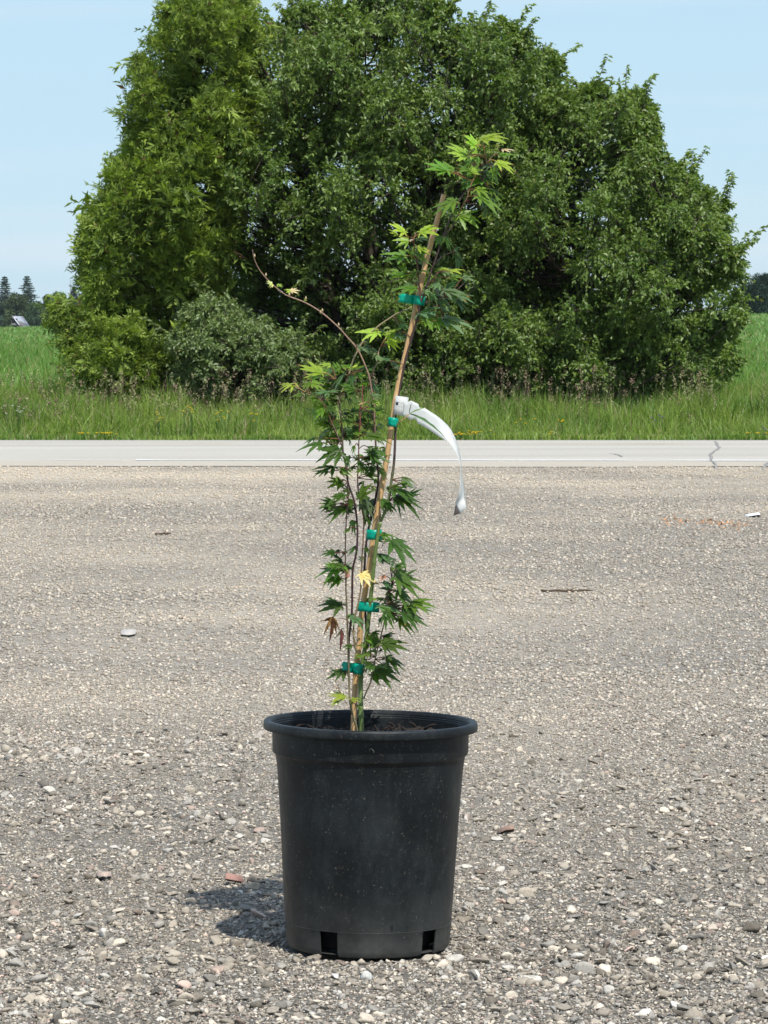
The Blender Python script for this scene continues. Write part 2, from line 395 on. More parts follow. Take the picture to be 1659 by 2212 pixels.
tag(g1.build('gravel_stones', M_stone), 'loose grey and white gravel around the foot of the black pot', None, None, 'stuff')
g2 = scatter('b', 95000, 3.85, 9.0, 0.0020, 0.0068, sh1, f1, 1.5)
ga = scatter('b2', 110000, 3.85, 8.6, 0.0014, 0.0034, sho, of, 1.2)
g2.v += ga.v; g2.c += ga.c; g2.t += [t + g2.n for t in ga.t]; g2.n += ga.n
tag(g2.build('gravel_chips', M_stone), 'fine crushed gravel covering the near half of the lot', None, None, 'stuff')
g3 = scatter('c', 210000, 7.0, 26.7, 0.0020, 0.0078, sho, of, 2.3, 0.85, grow=0.55)
tag(g3.build('distant_gravel', M_stone), 'gravel of the far half of the lot up to the road', None, None, 'stuff')

# ------------------------------------------------------------------ pot
d0 = 4.78
pc = P(794.5, 2047, d0); PX = pc[0]
pot = empty('plant_pot', (PX, d0, 0.0), 'black plastic nursery pot with square drainage notches standing on the gravel', 'plant pot')
pot.rotation_euler = (0, R(0.75), 0)
m, n, b, out = newmat('black_plastic')
v = pos(n)
st = noise(n, 1.0, 6, 0.7, pos(n, (90, 90, 22))); big = noise(n, 9, 4, 0.6, v); sc = noise(n, 210, 5, 0.8, v)
c = ramp(n, big.outputs['Fac'], [(0.3, (0.0045, 0.0052, 0.0060)), (0.55, (0.0072, 0.0100, 0.0118)), (0.75, (0.012, 0.017, 0.020))]).outputs['Color']
c = mixc(n, ramp(n, st.outputs['Fac'], [(0.52, 0), (0.78, 0.22)]).outputs['Color'], c, (0.06, 0.062, 0.055))
c = mixc(n, ramp(n, sc.outputs['Fac'], [(0.60, 0), (0.70, 0.6)]).outputs['Color'], c, (0.16, 0.145, 0.11))
vs = n.nodes.new('ShaderNodeTexVoronoi'); vs.inputs['Scale'].default_value = 150; n.links.new(mixc(n, 0.04, v, noise(n, 200, 2, .5, v).outputs['Color']), vs.inputs['Vector'])
ssp = n.nodes.new('ShaderNodeSeparateColor'); n.links.new(vs.outputs['Color'], ssp.inputs[0])
k1 = n.nodes.new('ShaderNodeMath'); k1.operation = 'MULTIPLY'; n.links.new(ramp(n, ssp.outputs[0], [(.90, 0), (.97, 1)]).outputs['Color'], k1.inputs[0]); n.links.new(ramp(n, vs.outputs['Distance'], [(.16, 1), (.30, 0)]).outputs['Color'], k1.inputs[1])
c = mixc(n, k1.outputs[0], c, (0.20, 0.18, 0.14))
cl = noise(n, 14, 5, 0.7, pos(n, (1, 1, .6))); c = mixc(n, ramp(n, cl.outputs['Fac'], [(.48, 0), (.72, .42)]).outputs['Color'], c, (0.046, 0.054, 0.054))
# dust low on the wall
sx = n.nodes.new('ShaderNodeSeparateXYZ'); n.links.new(v, sx.inputs[0])
mr = n.nodes.new('ShaderNodeMapRange'); mr.inputs['From Min'].default_value = 0.095; mr.inputs['From Max'].default_value = 0.0; n.links.new(sx.outputs['Z'], mr.inputs['Value'])
mm = n.nodes.new('ShaderNodeMath'); mm.operation = 'MULTIPLY'; n.links.new(mr.outputs[0], mm.inputs[0]); n.links.new(ramp(n, noise(n, 30, 4, .6, v).outputs['Fac'], [(0.3, 0.35), (0.7, 1.0)]).outputs['Color'], mm.inputs[1])
c = mixc(n, mm.outputs[0], c, (0.072, 0.073, 0.067))
# dried water drops
vo = n.nodes.new('ShaderNodeTexVoronoi'); vo.inputs['Scale'].default_value = 26; n.links.new(mixc(n, 0.08, v, noise(n, 60, 2, .5, v).outputs['Color']), vo.inputs['Vector'])
dm = ramp(n, vo.outputs['Distance'], [(0.14, 1), (0.2, 0)]).outputs['Color']
ds = noise(n, 7, 2, 0.5, v); dz = n.nodes.new('ShaderNodeMapRange'); dz.inputs['From Min'].default_value = 0.15; dz.inputs['From Max'].default_value = 0.05; n.links.new(sx.outputs['Z'], dz.inputs['Value'])
q1 = n.nodes.new('ShaderNodeMath'); q1.operation = 'MULTIPLY'; n.links.new(dm, q1.inputs[0]); n.links.new(dz.outputs[0], q1.inputs[1])
q2 = n.nodes.new('ShaderNodeMath'); q2.operation = 'MULTIPLY'; n.links.new(q1.outputs[0], q2.inputs[0]); n.links.new(ramp(n, ds.outputs['Fac'], [(0.5, 0), (0.56, 0.7)]).outputs['Color'], q2.inputs[1])
c = mixc(n, q2.outputs[0], c, (0.010, 0.010, 0.012))
n.links.new(c, b.inputs['Base Color'])
n.links.new(ramp(n, st.outputs['Fac'], [(0.3, 0.36), (0.75, 0.58)]).outputs['Color'], b.inputs['Roughness'])
b.inputs['Specular IOR Level'].default_value = 0.30
bump(n, b, noise(n, 60, 5, 0.6, v).outputs['Fac'], 0.10, 0.002)
M_pot = m
def lathe(mb, prof, seg=192, skip=None, col=(0.02, 0.02, 0.02)):
    an = np.linspace(0, 2 * math.pi, seg, endpoint=False)
    V = []
    for (r, z) in prof: V.append(np.stack([np.sin(an) * r, -np.cos(an) * r, np.full(seg, z)], -1))
    V = np.concatenate(V); t = []
    for i in range(len(prof) - 1):
        for j in range(seg):
            if skip and skip(i, j): continue
            a = i * seg + j; b_ = i * seg + (j + 1) % seg
            t += [[a, b_, b_ + seg], [a, b_ + seg, a + seg]]
    mb.add(V + np.array([PX, d0, 0]), t, col)
SEG = 240
notch_c = [-28, 47, 119, 191, 263]
def in_notch(j):
    a = (j + 0.5) / SEG * 360
    return any(abs((a - c + 180) % 360 - 180) < 6.6 for c in notch_c)
zN = 0.0375
outer = [(0.1075, 0.0015), (0.1125, 0.0035), (0.1150, 0.0085), (0.1155, 0.012), (0.1166, 0.0250), (0.1176, zN), (0.1179, zN + 0.0008), (0.1172, zN + 0.0012), (0.1174, zN + 0.0022),
         (0.1210, 0.10), (0.1262, 0.19), (0.1310, 0.255), (0.1330, 0.2690), (0.1335, 0.2720), (0.1350, 0.2738), (0.1372, 0.2755), (0.1378, 0.2785), (0.1384, 0.3080)]
inner = [(r - 0.0022, z) for r, z in outer]
mb = MB()
zlast = 5
lathe(mb, outer, SEG, lambda i, j: i < zlast and i >= 1 and in_notch(j))
lathe(mb, inner[::-1], SEG, lambda i, j: (len(outer) - 2 - i) < zlast and (len(outer) - 2 - i) >= 1 and in_notch(j))
# notch cheeks (thickness of the wall)
for j in range(SEG):
    for jj, e in ((j, j), (j, j + 1)):
        pass
for j in range(SEG):
    k = (j + 1) % SEG
    if in_notch(j) != in_notch(k):
        a = k / SEG * 2 * math.pi
        for i in range(1, zlast):
            o1, o2 = outer[i], outer[i + 1]; i1, i2 = inner[i], inner[i + 1]
            f = lambda rz: np.array([PX + math.sin(a) * rz[0], d0 - math.cos(a) * rz[0], rz[1]])
            mb.quad(f(o1), f(i1), f(i2), f(o2), (0.02,) * 3)
    if in_notch(j):
        a0, a1 = j / SEG * 2 * math.pi, (j + 1) / SEG * 2 * math.pi
        f = lambda a, rz: np.array([PX + math.sin(a) * rz[0], d0 - math.cos(a) * rz[0], rz[1]])
        mb.quad(f(a0, outer[zlast]), f(a0, inner[zlast]), f(a1, inner[zlast]), f(a1, outer[zlast]), (0.02,) * 3)
# floor of the pot
lathe(mb, [(0.113, 0.006), (0.09, 0.006), (0.085, 0.011), (0.0001, 0.011)], SEG)
body = mb.build('body', M_pot, pot, smooth=False)
mod = body.modifiers.new('w', 'WELD'); mod.merge_threshold = 0.00005
body.data.polygons.foreach_set('use_smooth', np.ones(len(body.data.polygons), bool))
mod = body.modifiers.new('e', 'EDGE_SPLIT'); mod.split_angle = R(40)
mb = MB()
rim = [(0.1362, 0.3075), (0.1492, 0.3080), (0.1504, 0.3086), (0.1508, 0.3098), (0.1504, 0.3180), (0.1496, 0.3196), (0.1484, 0.3203), (0.1430, 0.3208), (0.1408, 0.3200), (0.1398, 0.3180),
       (0.1390, 0.3155), (0.1398, 0.3148), (0.1386, 0.3125), (0.1394, 0.3118), (0.1382, 0.3095), (0.1390, 0.3088), (0.1376, 0.3060), (0.1372, 0.2990), (0.1361, 0.2985), (0.1358, 0.2800)]
lathe(mb, rim, SEG)
o = mb.build('rim', M_pot, pot, smooth=True); mod = o.modifiers.new('e', 'EDGE_SPLIT'); mod.split_angle = R(38)
m, n, b, out = newmat('dark_roots'); b.inputs['Roughness'].default_value = 1; M_root = m  # nearly black root soil with a few paler flecks
n.links.new(ramp(n, noise(n, 220, 5, .8, pos(n)).outputs['Fac'], [(.5, (.003, .003, .003)), (.7, (.012, .010, .008)), (.8, (.06, .05, .04))]).outputs['Color'], b.inputs['Base Color'])
# potting soil
m, n, b, out = newmat('potting_soil'); v = pos(n); nz = noise(n, 160, 6, 0.7, v)
n.links.new(ramp(n, nz.outputs['Fac'], [(0.35, (0.010, 0.007, 0.005)), (0.6, (0.035, 0.022, 0.016)), (0.75, (0.09, 0.06, 0.04))]).outputs['Color'], b.inputs['Base Color'])
b.inputs['Roughness'].default_value = 1; bump(n, b, nz.outputs['Fac'], 1, 0.006)
mb = MB(); rr = np.linspace(0.0001, 0.136, 40); an = np.linspace(0, 2 * math.pi, 120, endpoint=False)
Rr, A = np.meshgrid(rr, an, indexing='ij'); X = Rr * np.sin(A); Yv = -Rr * np.cos(A)
Z = 0.296 + 0.013 * (fnoise(X, Yv, 0.035, 2) - 0.5) + 0.010 * (fnoise(X, Yv, 0.010, 6) - 0.5)
Z += 0.010 * np.exp(-((X + 0.10) ** 2 + (Yv - 0.01) ** 2) / 0.0002) + 0.011 * np.exp(-((X - 0.02) ** 2 / 0.0012 + (Yv + 0.02) ** 2 / 0.0006))
a = (np.arange(39)[:, None] * 120 + np.arange(120)[None]).ravel(); b2 = (np.arange(39)[:, None] * 120 + (np.arange(120)[None] + 1) % 120).ravel()
mb.add(np.stack([X + PX, Yv + d0, Z], -1).reshape(-1, 3), np.concatenate([np.stack([a, b2, b2 + 120], 1), np.stack([a, b2 + 120, a + 120], 1)]), (0.03, 0.02, 0.015))
for k in range(46):                                     # bark shreds on the soil
    r_ = rng.uniform(0.01, 0.125); a_ = rng.uniform(0, 6.28); c0 = np.array([PX + r_ * math.sin(a_), d0 - r_ * math.cos(a_), 0.301])
    dd = rng.normal(size=3); dd[2] = abs(dd[2]) * 0.45; dd /= np.linalg.norm(dd); L = rng.uniform(0.008, 0.024)
    mb.tube([c0, c0 + dd * L * 0.5 + [0, 0, 0.002], c0 + dd * L], [0.0022, 0.0018, 0.0008], np.array([0.05, 0.03, 0.02]) * rng.uniform(0.5, 1.6), 4)
mb.build('soil', m, pot, smooth=True)
mb = MB(); lathe(mb, [(0.0001, 0.075), (0.104, 0.074), (0.100, 0.045), (0.096, 0.012)], 90, col=(0.01, 0.01, 0.01))      # the soil behind the drainage notches
mb.build('root_ball', M_root, pot, smooth=True)
# seed fluff on the wall under the rim
mb = MB(); c0 = np.array([PX + 0.002, d0 - 0.1395, 0.2965])
for k in range(5):
    dd = rng.normal(size=3) * [1, .2, 1]; dd /= np.linalg.norm(dd); mb.tube([c0, c0 + dd * 0.004 + [0, -.001, -.004]], [0.0005, 0.0003], (0.3, 0.28, 0.2), 4)
mb.build('dried_seed', M_dry, pot)

# ------------------------------------------------------------------ stake
stake_px = [(1391, 2895), (1401, 2653), (1414, 2535), (1424, 2418), (1452, 2242), (1477, 2069), (1514, 1855), (1529, 1764), (1561, 1550), (1607, 1350), (1646, 1169), (1680, 1020), (1712, 901), (1748, 766)]
SY = 4.785
st3 = np.array([PF(x, y, SY) for x, y in stake_px])
stk = smooth_path(st3, 8); Ls = len(stk); tt = np.linspace(0, 1, Ls)
rad = np.interp(tt, [0, 1], [11.8, 10.0]) * FM
rad = rad * (1 + 0.03 * np.sin(tt * 17))
for nodep in (0.09, 0.27, 0.44, 0.605, 0.76, 0.90): rad = rad * (1 + 0.10 * np.exp(-((tt - nodep) / 0.006) ** 2))
m, n, b, out = newmat('bamboo'); v = pos(n)
fib = noise(n, 1.0, 5, 0.7, pos(n, (900, 900, 14))); bl = noise(n, 16, 4, 0.6, v)
c = ramp(n, fib.outputs['Fac'], [(0.25, (0.42, 0.23, 0.09)), (0.5, (0.60, 0.37, 0.17)), (0.75, (0.72, 0.50, 0.27))]).outputs['Color']
c = mixc(n, ramp(n, bl.outputs['Fac'], [(0.52, 0), (0.7, 0.6)]).outputs['Color'], c, (0.33, 0.18, 0.08))
n.links.new(c, b.inputs['Base Color']); b.inputs['Roughness'].default_value = 0.5; bump(n, b, fib.outputs['Fac'], 0.4, 0.0006)
mb = MB(); mb.tube(stk, rad, (0.6, 0.4, 0.2), 18); 
stake = mb.build('bamboo_stake', m, smooth=True, origin=tuple(st3[0]))
mod = stake.modifiers.new('e', 'EDGE_SPLIT'); mod.split_angle = R(50)
tag(stake, 'tan bamboo stake leaning to the right out of the black pot', 'stake')

# ------------------------------------------------------------------ maple stems
PUR = (0.055, 0.024, 0.028); BRN = (0.09, 0.055, 0.045); GRN = (0.14, 0.20, 0.055); TAN = (0.30, 0.20, 0.13); RED = (0.25, 0.055, 0.05); OLV = (0.17, 0.15, 0.07)
stems = [  # points (full px), start/end width px, colours, distance
    ([(1424, 2895), (1421, 2790), (1420, 2692), (1424, 2625), (1440, 2535), (1452, 2430), (1463, 2320), (1477, 2183), (1491, 2085), (1499, 2054)], 21, 13, GRN, GRN, 4.768),
    ([(1499, 2054), (1526, 1987), (1542, 1889), (1552, 1813), (1557, 1691), (1558, 1630), (1573, 1532), (1596, 1420), (1621, 1331), (1643, 1256), (1656, 1196), (1679, 1130), (1700, 1060), (1709, 1039), (1745, 931), (1772, 861), (1787, 831), (1809, 789), (1830, 758), (1860, 736), (1901, 714)], 11, 5, OLV, PUR, 4.776),
    ([(1499, 2054), (1492, 1990), (1490, 1960), (1498, 1905)], 9, 7, OLV, OLV, 4.80),
    ([(1445, 2520), (1438, 2400), (1435, 2250), (1446, 2110), (1475, 1980), (1489, 1903), (1488, 1848), (1481, 1780), (1478, 1713), (1474, 1658), (1473, 1591), (1465, 1551), (1457, 1503), (1448, 1467), (1428, 1416), (1404, 1370), (1366, 1326), (1330, 1286), (1268, 1232), (1203, 1192), (1138, 1167), (1113, 1153), (1077, 1124), (1044, 1091), (1019, 1058), (1001, 1019), (994, 983)], 10, 3, PUR, TAN, 4.80),
    ([(1375, 2700), (1373, 2535), (1385, 2418), (1387, 2320), (1389, 2242), (1401, 2187), (1407, 2124), (1405, 2046), (1393, 1968), (1371, 1903), (1362, 1835), (1351, 1783), (1348, 1713), (1344, 1658), (1337, 1596), (1338, 1563), (1354, 1520), (1375, 1472), (1392, 1414), (1409, 1380), (1428, 1346), (1445, 1325), (1479, 1293), (1510, 1269), (1539, 1250), (1562, 1235), (1586, 1226), (1622, 1208)], 9, 5, PUR, TAN, 4.765),
    ([(1408, 2890), (1403, 2860), (1385, 2802), (1377, 2751), (1375, 2708), (1373, 2613), (1369, 2496), (1366, 2418), (1362, 2320), (1362, 2281), (1360, 2203), (1360, 2124), (1364, 2046), (1371, 1975), (1367, 1900)], 9, 4, OLV, PUR, 4.745),
    ([(1405, 2566), (1395, 2535), (1393, 2457), (1412, 2370), (1420, 2320), (1424, 2242), (1426, 2183), (1430, 2124), (1432, 2046), (1420, 1983), (1409, 1920), (1409, 1848), (1412, 1794), (1413, 1740), (1418, 1672), (1417, 1604), (1428, 1583), (1427, 1539), (1428, 1517)], 7, 3.5, OLV, RED, 4.755),
    ([(1348, 1760), (1337, 1734), (1321, 1696), (1307, 1667), (1296, 1640), (1286, 1620), (1273, 1594), (1263, 1577), (1246, 1563), (1215, 1546), (1196, 1540), (1176, 1527), (1163, 1513)], 5, 3.5, PUR, (0.35, 0.22, 0.08), 4.74),
    ([(1432, 2752), (1442, 2725), (1460, 2684), (1471, 2633), (1475, 2606), (1491, 2535), (1507, 2476), (1518, 2418), (1522, 2390), (1528, 2359), (1532, 2325), (1545, 2300)], 6, 3.5, OLV, PUR, 4.74),
    ([(1751, 928), (1788, 880), (1809, 834), (1827, 801), (1839, 780), (1848, 745), (1868, 700), (1890, 680), (1915, 646), (1909, 598), (1903, 560)], 5, 3, BRN, (0.32, 0.14, 0.06), 4.77),
    ([(1915, 646), (1940, 615), (1969, 590)], 3.5, 2.5, TAN, (0.45, 0.2, 0.08), 4.76),
    ([(1712, 1042), (1739, 1012), (1782, 991)], 5, 3, BRN, TAN, 4.79),
    ([(1658, 1190), (1650, 1114), (1646, 1063), (1640, 1018), (1631, 985), (1628, 940), (1610, 935)], 6, 3, BRN, RED, 4.758),
    ([(1667, 1193), (1721, 1181), (1775, 1163)], 4.5, 3, BRN, TAN, 4.775),
    ([(1679, 1130), (1712, 1090), (1728, 1068)], 4, 2.5, PUR, RED, 4.77),
    ([(1561, 1675), (1572, 1662), (1590, 1649), (1610, 1631)], 4, 3, TAN, (0.4, 0.18, 0.06), 4.755),
    ([(1457, 1490), (1474, 1450), (1487, 1424), (1491, 1385), (1498, 1366)], 4.5, 3, TAN, TAN, 4.79),
    ([(1337, 1596), (1330, 1540), (1322, 1495)], 3.5, 2.5, BRN, TAN, 4.76),
    ([(1402, 2540), (1388, 2490), (1373, 2449), (1352, 2436), (1334, 2433)], 4, 2.5, OLV, RED, 4.75),
    ([(1500, 2160), (1510, 2140), (1530, 2125)], 3.5, 2.5, TAN, TAN, 4.76),
    ([(1376, 2790), (1365, 2770), (1348, 2740), (1335, 2715), (1318, 2703), (1308, 2709)], 3, 1.6, TAN, (0.5, 0.25, 0.1), 4.75),
    ([(1343, 2735), (1332, 2700), (1345, 2690), (1352, 2703)], 2, 1.3, TAN, (0.5, 0.3, 0.15), 4.75),
]
stem_pts = []
maple_o = PF(1424, 2880, 4.768)
maple = empty('japanese_maple', maple_o, 'young green maple sapling with several thin upright stems growing in the black pot', 'sapling')
for si, (pts, w0, w1, c0, c1, Yd) in enumerate(stems):
    raw = np.array([[x, y] for x, y in pts], float)
    p2 = smooth_path(np.c_[raw, np.zeros(len(raw))], 6)[:, :2]
    k = len(p2); t = np.linspace(0, 1, k)
    dep = Yd + 0.012 * np.sin(t * 5 + si) * ss(t, 0, 0.3)
    if si == 3: dep = Yd - 0.10 * t ** 2
    p3 = np.array([PF(p2[i, 0], p2[i, 1], dep[i]) for i in range(k)])
    r = np.interp(t, [0, 1], [w0, w1]) * 0.5 * FM
    # nodes: slight swellings
    acc = np.concatenate([[0], np.cumsum(np.linalg.norm(np.diff(p3, axis=0), axis=1))])
    r = r * (1 + 0.22 * np.exp(-(((acc + 0.013 * si) % 0.055 - 0.027) / 0.0022) ** 2))
    # resample finely so that the swellings show
    s2 = np.arange(0, acc[-1], 0.0022); p4 = np.stack([np.interp(s2, acc, p3[:, q]) for q in range(3)], 1)
    r4 = np.interp(s2, acc, np.interp(t, [0, 1], [w0, w1]) * 0.5 * FM) * (1 + 0.28 * np.exp(-(((s2 + 0.013 * si) % 0.055 - 0.027) / 0.0020) ** 2))
    ct = (s2 / acc[-1])[:, None]; cc = np.array(c0) * (1 - ct) + np.array(c1) * ct
    if si == 1: ct2 = ss(s2 / acc[-1], 0.02, 0.2)[:, None]; cc = np.array(GRN) * (1 - ct2) + np.array((0.07, 0.042, 0.038)) * ct2
    if si == 3: ct2 = ss(s2 / acc[-1], 0.35, 0.6)[:, None]; cc = np.array(PUR) * (1 - ct2) + np.array((0.36, 0.23, 0.16)) * ct2
    if si == 4: ct2 = ss(s2 / acc[-1], 0.55, 0.7)[:, None]; cc = np.array(PUR) * (1 - ct2) + np.array((0.30, 0.24, 0.13)) * ct2
    mb = MB(); mb.tube(p4, r4, cc, 8)
    if si == 3:                                         # buds on the bare branch
        for (bx, by) in ((1001, 1013), (1046, 1088), (1268, 1228), (1332, 1284), (1262, 1235), (1203, 1180), (1138, 1165)):
            q = PF(bx, by, 4.70); mb.tube([q, q + [0.0006, 0, 0.0025], q + [0.0004, 0, 0.005]], [0.0017, 0.0013, 0.0003], (0.4, 0.3, 0.16), 6)
    mb.build('stem' if w0 > 5.5 else 'twig', M_stem, maple, smooth=True)
    for i in range(k): stem_pts.append((p2[i, 0], p2[i, 1], dep[i]))
stem_pts = np.array(stem_pts)

# ------------------------------------------------------------------ maple leaves
TONES = {'d': (0.056, 0.115, 0.018), 'm': (0.11, 0.215, 0.026), 'y': (0.29, 0.41, 0.05), 'g': (0.12, 0.20, 0.09), 'p': (0.58, 0.56, 0.26),
         'k': (0.55, 0.30, 0.24), 'b': (0.13, 0.06, 0.025), 'w': (0.62, 0.52, 0.36)}
def lobe(mb, o, u, v, nrm, L, Wd, col, droop, curl, fold, tipc=None, serr=True, ka=9):
    ts = np.linspace(0, 1, ka)
    prof = np.sin(np.pi * ts ** 0.80) ** 0.85 * (1 - 0.42 * ts)
    V = []; C = []
    for i, t in enumerate(ts):
        w = Wd * prof[i] if 0 < i < ka - 1 else (Wd * 0.28 if i == 0 else 0.0)
        if serr and 1 < i < ka - 1: w *= 1.13 if i % 2 else 0.86
        c = o + u * (L * t * (1 - 0.12 * droop * t)) + np.array([0, 0, -1]) * (droop * L * t * t) + nrm * (curl * L * t * t)
        e = nrm * (fold * w)
        V += [c - v * w + e, c, c + v * w + e]
        cc = np.array(col) if (tipc is None or t < 0.8) else np.array(tipc)
        C += [cc * 0.97, cc * 1.18, cc * 0.97]
    T = []
    for i in range(ka - 1):
        a = 3 * i
        T += [[a, a + 1, a + 4], [a, a + 4, a + 3], [a + 1, a + 2, a + 5], [a + 1, a + 5, a + 4]]
    mb.add(V, T, np.array(C))
def mleaf(mb, x, y, ang, size, opn, tone, Yd, r, single=False, droop=None, nl=None):
    o = PF(x, y, Yd); L = size * FM * 1.16; a = math.radians(ang)
    tilt = r.uniform(-0.35, 0.35)
    u = np.array([math.cos(a), 0, math.sin(a)]); w = np.array([-math.sin(a), 0, math.cos(a)])
    if w[2] < 0: w = -w
    ph = math.asin(min(1, opn)); v = w * math.sin(ph) + np.array([0, 1, 0]) * math.cos(ph) * (1 if r.random() < .5 else 1)
    u = u * math.cos(tilt) + np.cross(v, u) * 0 + np.array([0, 1, 0]) * math.sin(tilt) * (1 - opn)
    u /= np.linalg.norm(u); v = v - u * (u @ v); v /= np.linalg.norm(v); nrm = np.cross(u, v)
    if nrm[2] < 0: nrm = -nrm; v = -v
    col = np.array(TONES[tone]) * r.uniform(0.8, 1.25) * np.array([r.uniform(0.85, 1.2), 1, r.uniform(0.8, 1.2)])
    dr = r.uniform(0.02, 0.26) if droop is None else droop
    tipc = (0.25, 0.12, 0.05) if r.random() < 0.16 else None
    if single:
        lobe(mb, o, u, v, nrm, L, L * 0.13, col, dr, 0, 0.3, tipc); return
    nl = nl or (7 if size > 60 else 5)
    angs = [0, 33, -33, 70, -70, 122, -122][:nl]; ls = [1, 0.93, 0.93, 0.68, 0.68, 0.36, 0.36]
    for aa, ll in zip(angs, ls):
        aa = math.radians(aa + r.uniform(-6, 6)); ll *= r.uniform(0.85, 1.08)
        uu = u * math.cos(aa) + v * math.sin(aa); vv = -u * math.sin(aa) + v * math.cos(aa)
        lobe(mb, o, uu, vv, nrm, L * ll, L * ll * r.uniform(0.145, 0.195), col * r.uniform(0.92, 1.08), dr * r.uniform(0.6, 1.5), r.uniform(-0.08, 0.10), r.uniform(0.15, 0.5), tipc if r.random() < .5 else None)
